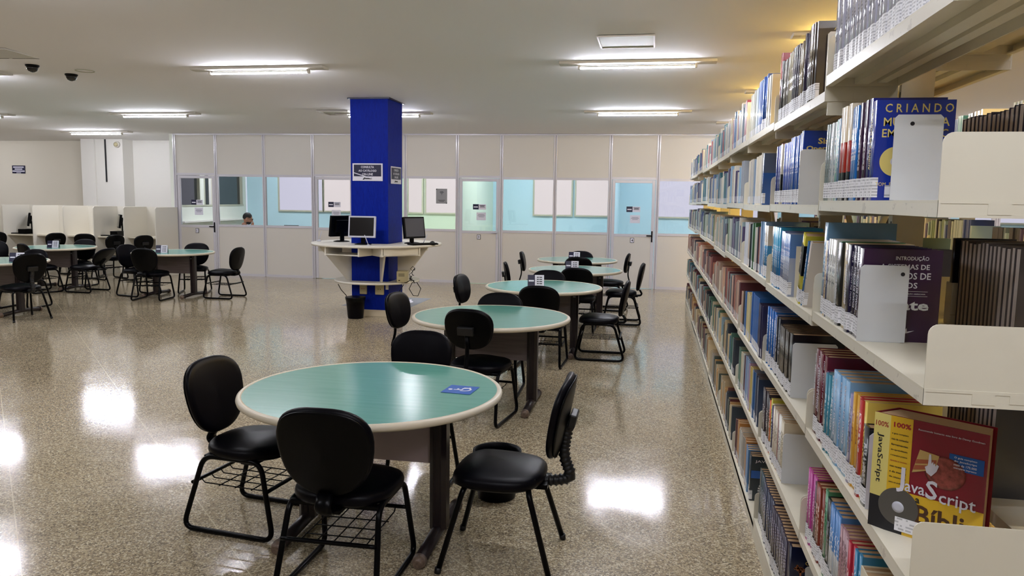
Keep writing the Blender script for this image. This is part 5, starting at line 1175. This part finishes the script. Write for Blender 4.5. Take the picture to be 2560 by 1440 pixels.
o = link('spine_lettering', text_mesh('100%', M['red'], w=.03, h=.012, bold=.01), js); o.matrix_local = Matrix.Translation((P0[0]+nS.x, P0[1]+nS.y, .238)) @ Matrix.Rotation(aS, 4, 'Z') @ Matrix.Rotation(PI/2, 4, 'X') @ Matrix.Translation((.004, 0, 0))

# ---- bookends at the near end of the runs
def bookend(label, b, k, dy, x0, x1, h, m='steel', hole=None):
    y = ENDY[(b, k)]-dy
    r = .008
    pts = [(x0, 0), (x1, 0), (x1, h-r), (x1-r, h), (x0+r, h), (x0, h-r)]
    mb = MB().prism(pts, -.0008, .0008, mx=Matrix.Translation((FX, y, lv(b, k)+.0015)) @ Matrix.Rotation(PI/2, 4, 'X'))
    mb.box(FX+x0+.01, FX+x1-.01, y, y+.0008, lv(b, k), lv(b, k)+.0015)
    t = thing('bookend', label, 'bookend', (0, 0, 0), 0, 'sheet metal bookends')
    obj('plate', mb, M[m], t)
    if hole: obj('round_hole', MB().lathe([(.005, 0), (.005, .0006)], 14, mx=Matrix.Translation((FX+hole, y-.0008, lv(b, k)+h-.02)) @ Matrix.Rotation(PI/2, 4, 'X')), M['ink'], t)
    obj('foot', MB().box(FX+x0+.01, FX+x1-.01, y+.0008, y+.02, lv(b, k)+.0002, lv(b, k)+.0012), M[m], t)
bookend('grey steel bookend with a dark hole standing before the blue gold-lettered book', 0, 4, .03, .045, .155, .205, hole=.085)
bookend('pale steel bookend with a hole standing before the purple database textbook', 0, 3, .02, .0, .115, .195, hole=.1)
bookend('narrow grey bookend beside the slanting red and yellow programming book', 0, 2, .012, .01, .06, .19)
bookend('pale steel bookend under the yellow letters, top shelf of the second bay', 1, 5, .012, .04, .17, .225, hole=.15)
bookend('pale grey bookend hiding the blue book, second shelf of the second bay', 1, 4, .012, .0, .15, .2)
bookend('dark grey bookend beside the blackish brown run, fourth shelf, second bay', 1, 2, .012, .01, .17, .21)
bookend('grey bookend with a hole, fifth shelf down of the second bay', 1, 1, .012, .01, .16, .2, hole=.145)
bookend('grey bookend beside the navy book, bottom shelf of the second bay', 1, 0, .012, .06, .19, .2)

# ---- the other face of the nearest bays: books seen from their page edges
def back_book(label, b, k, y, t, h, d, col, pm='paged'):
    z = lv(b, k)+(.09 if k == 5 else 0); cm = book_mat(col, None, 'text', None, .3); me, pg, lm = book_meshes(t, h, d, cm)
    pg2 = BM.get(('pg', pg.name, pm))
    if not pg2: pg2 = pg.copy(); pg2.materials.clear(); pg2.materials.append(M[pm]); BM[('pg', pg.name, pm)] = pg2
    o = thing('book', label, 'book', (UX1+SD-.012, y, z), PI, 'books on the hidden side of the %s' % BAYN[b]); link('cover', me, o); link('page_block', pg2, o)
rd = random.Random(5)
for k, ya, n, hh, cc, dd in [(4, 2.46, 16, .235, ['#2a2238', '#201c30'], 'dark covered'), (3, 2.40, 14, .25, ['#4a4448', '#5a5250'], 'brown grey'), (2, 2.4, 12, .24, ['#4a4a52', '#3a3a40'], 'grey covered'), (5, 2.3, 8, .24, ['#e0dcd0', '#c8c8d8'], 'pale')]:
    y = ya
    for i in range(n):
        t = rd.uniform(.022, .029); back_book('%s book showing its page edge, hidden side, %s, %s from far end' % (dd, LVN[k], nth(i+1)), 0, k, y-t/2, t, hh+rd.uniform(-.004, .004), .17, rd.choice(cc)); y -= t+.001

o = thing('book', 'black book with a violet bubble picture facing out on the hidden side, third shelf down', 'book', (.86, 2.44, lv(0, 3)+.125), 0)
cm = book_mat('#0c0e22', None, 'text', None, .3); me, pg, lm = book_meshes(.02, .13, .16, cm); link('cover', me, o); link('page_block', pg, o)
bb = MB(); rd = random.Random(8)
for q in range(14):
    a = rd.uniform(0, 6.28); r = rd.uniform(0, .03); bb.lathe([(rd.uniform(.006, .013), 0), (.004, .0006+q*.00004)], 12, mx=Matrix.Translation((.085+r*math.cos(a), -.0104, .07+r*.7*math.sin(a))) @ Matrix.Rotation(PI/2, 4, 'X'))
obj('bubble_picture', bb, mat('violet_print', '#5a5c8c', .4), o)['kind'] = 'stuff'
t = thing('magazine_box', 'ivory box carrying the black picture book on the hidden side, third shelf down', 'box', (.86, 2.43, lv(0, 3)), 0)
obj('box_body', MB().box(0, .165, 0, .05, 0, .125), M['ivory'], t, bevel=.003); obj('front_seam', MB().box(.0, .165, -.0008, 0, .03, .0315), M['wframe'], t)
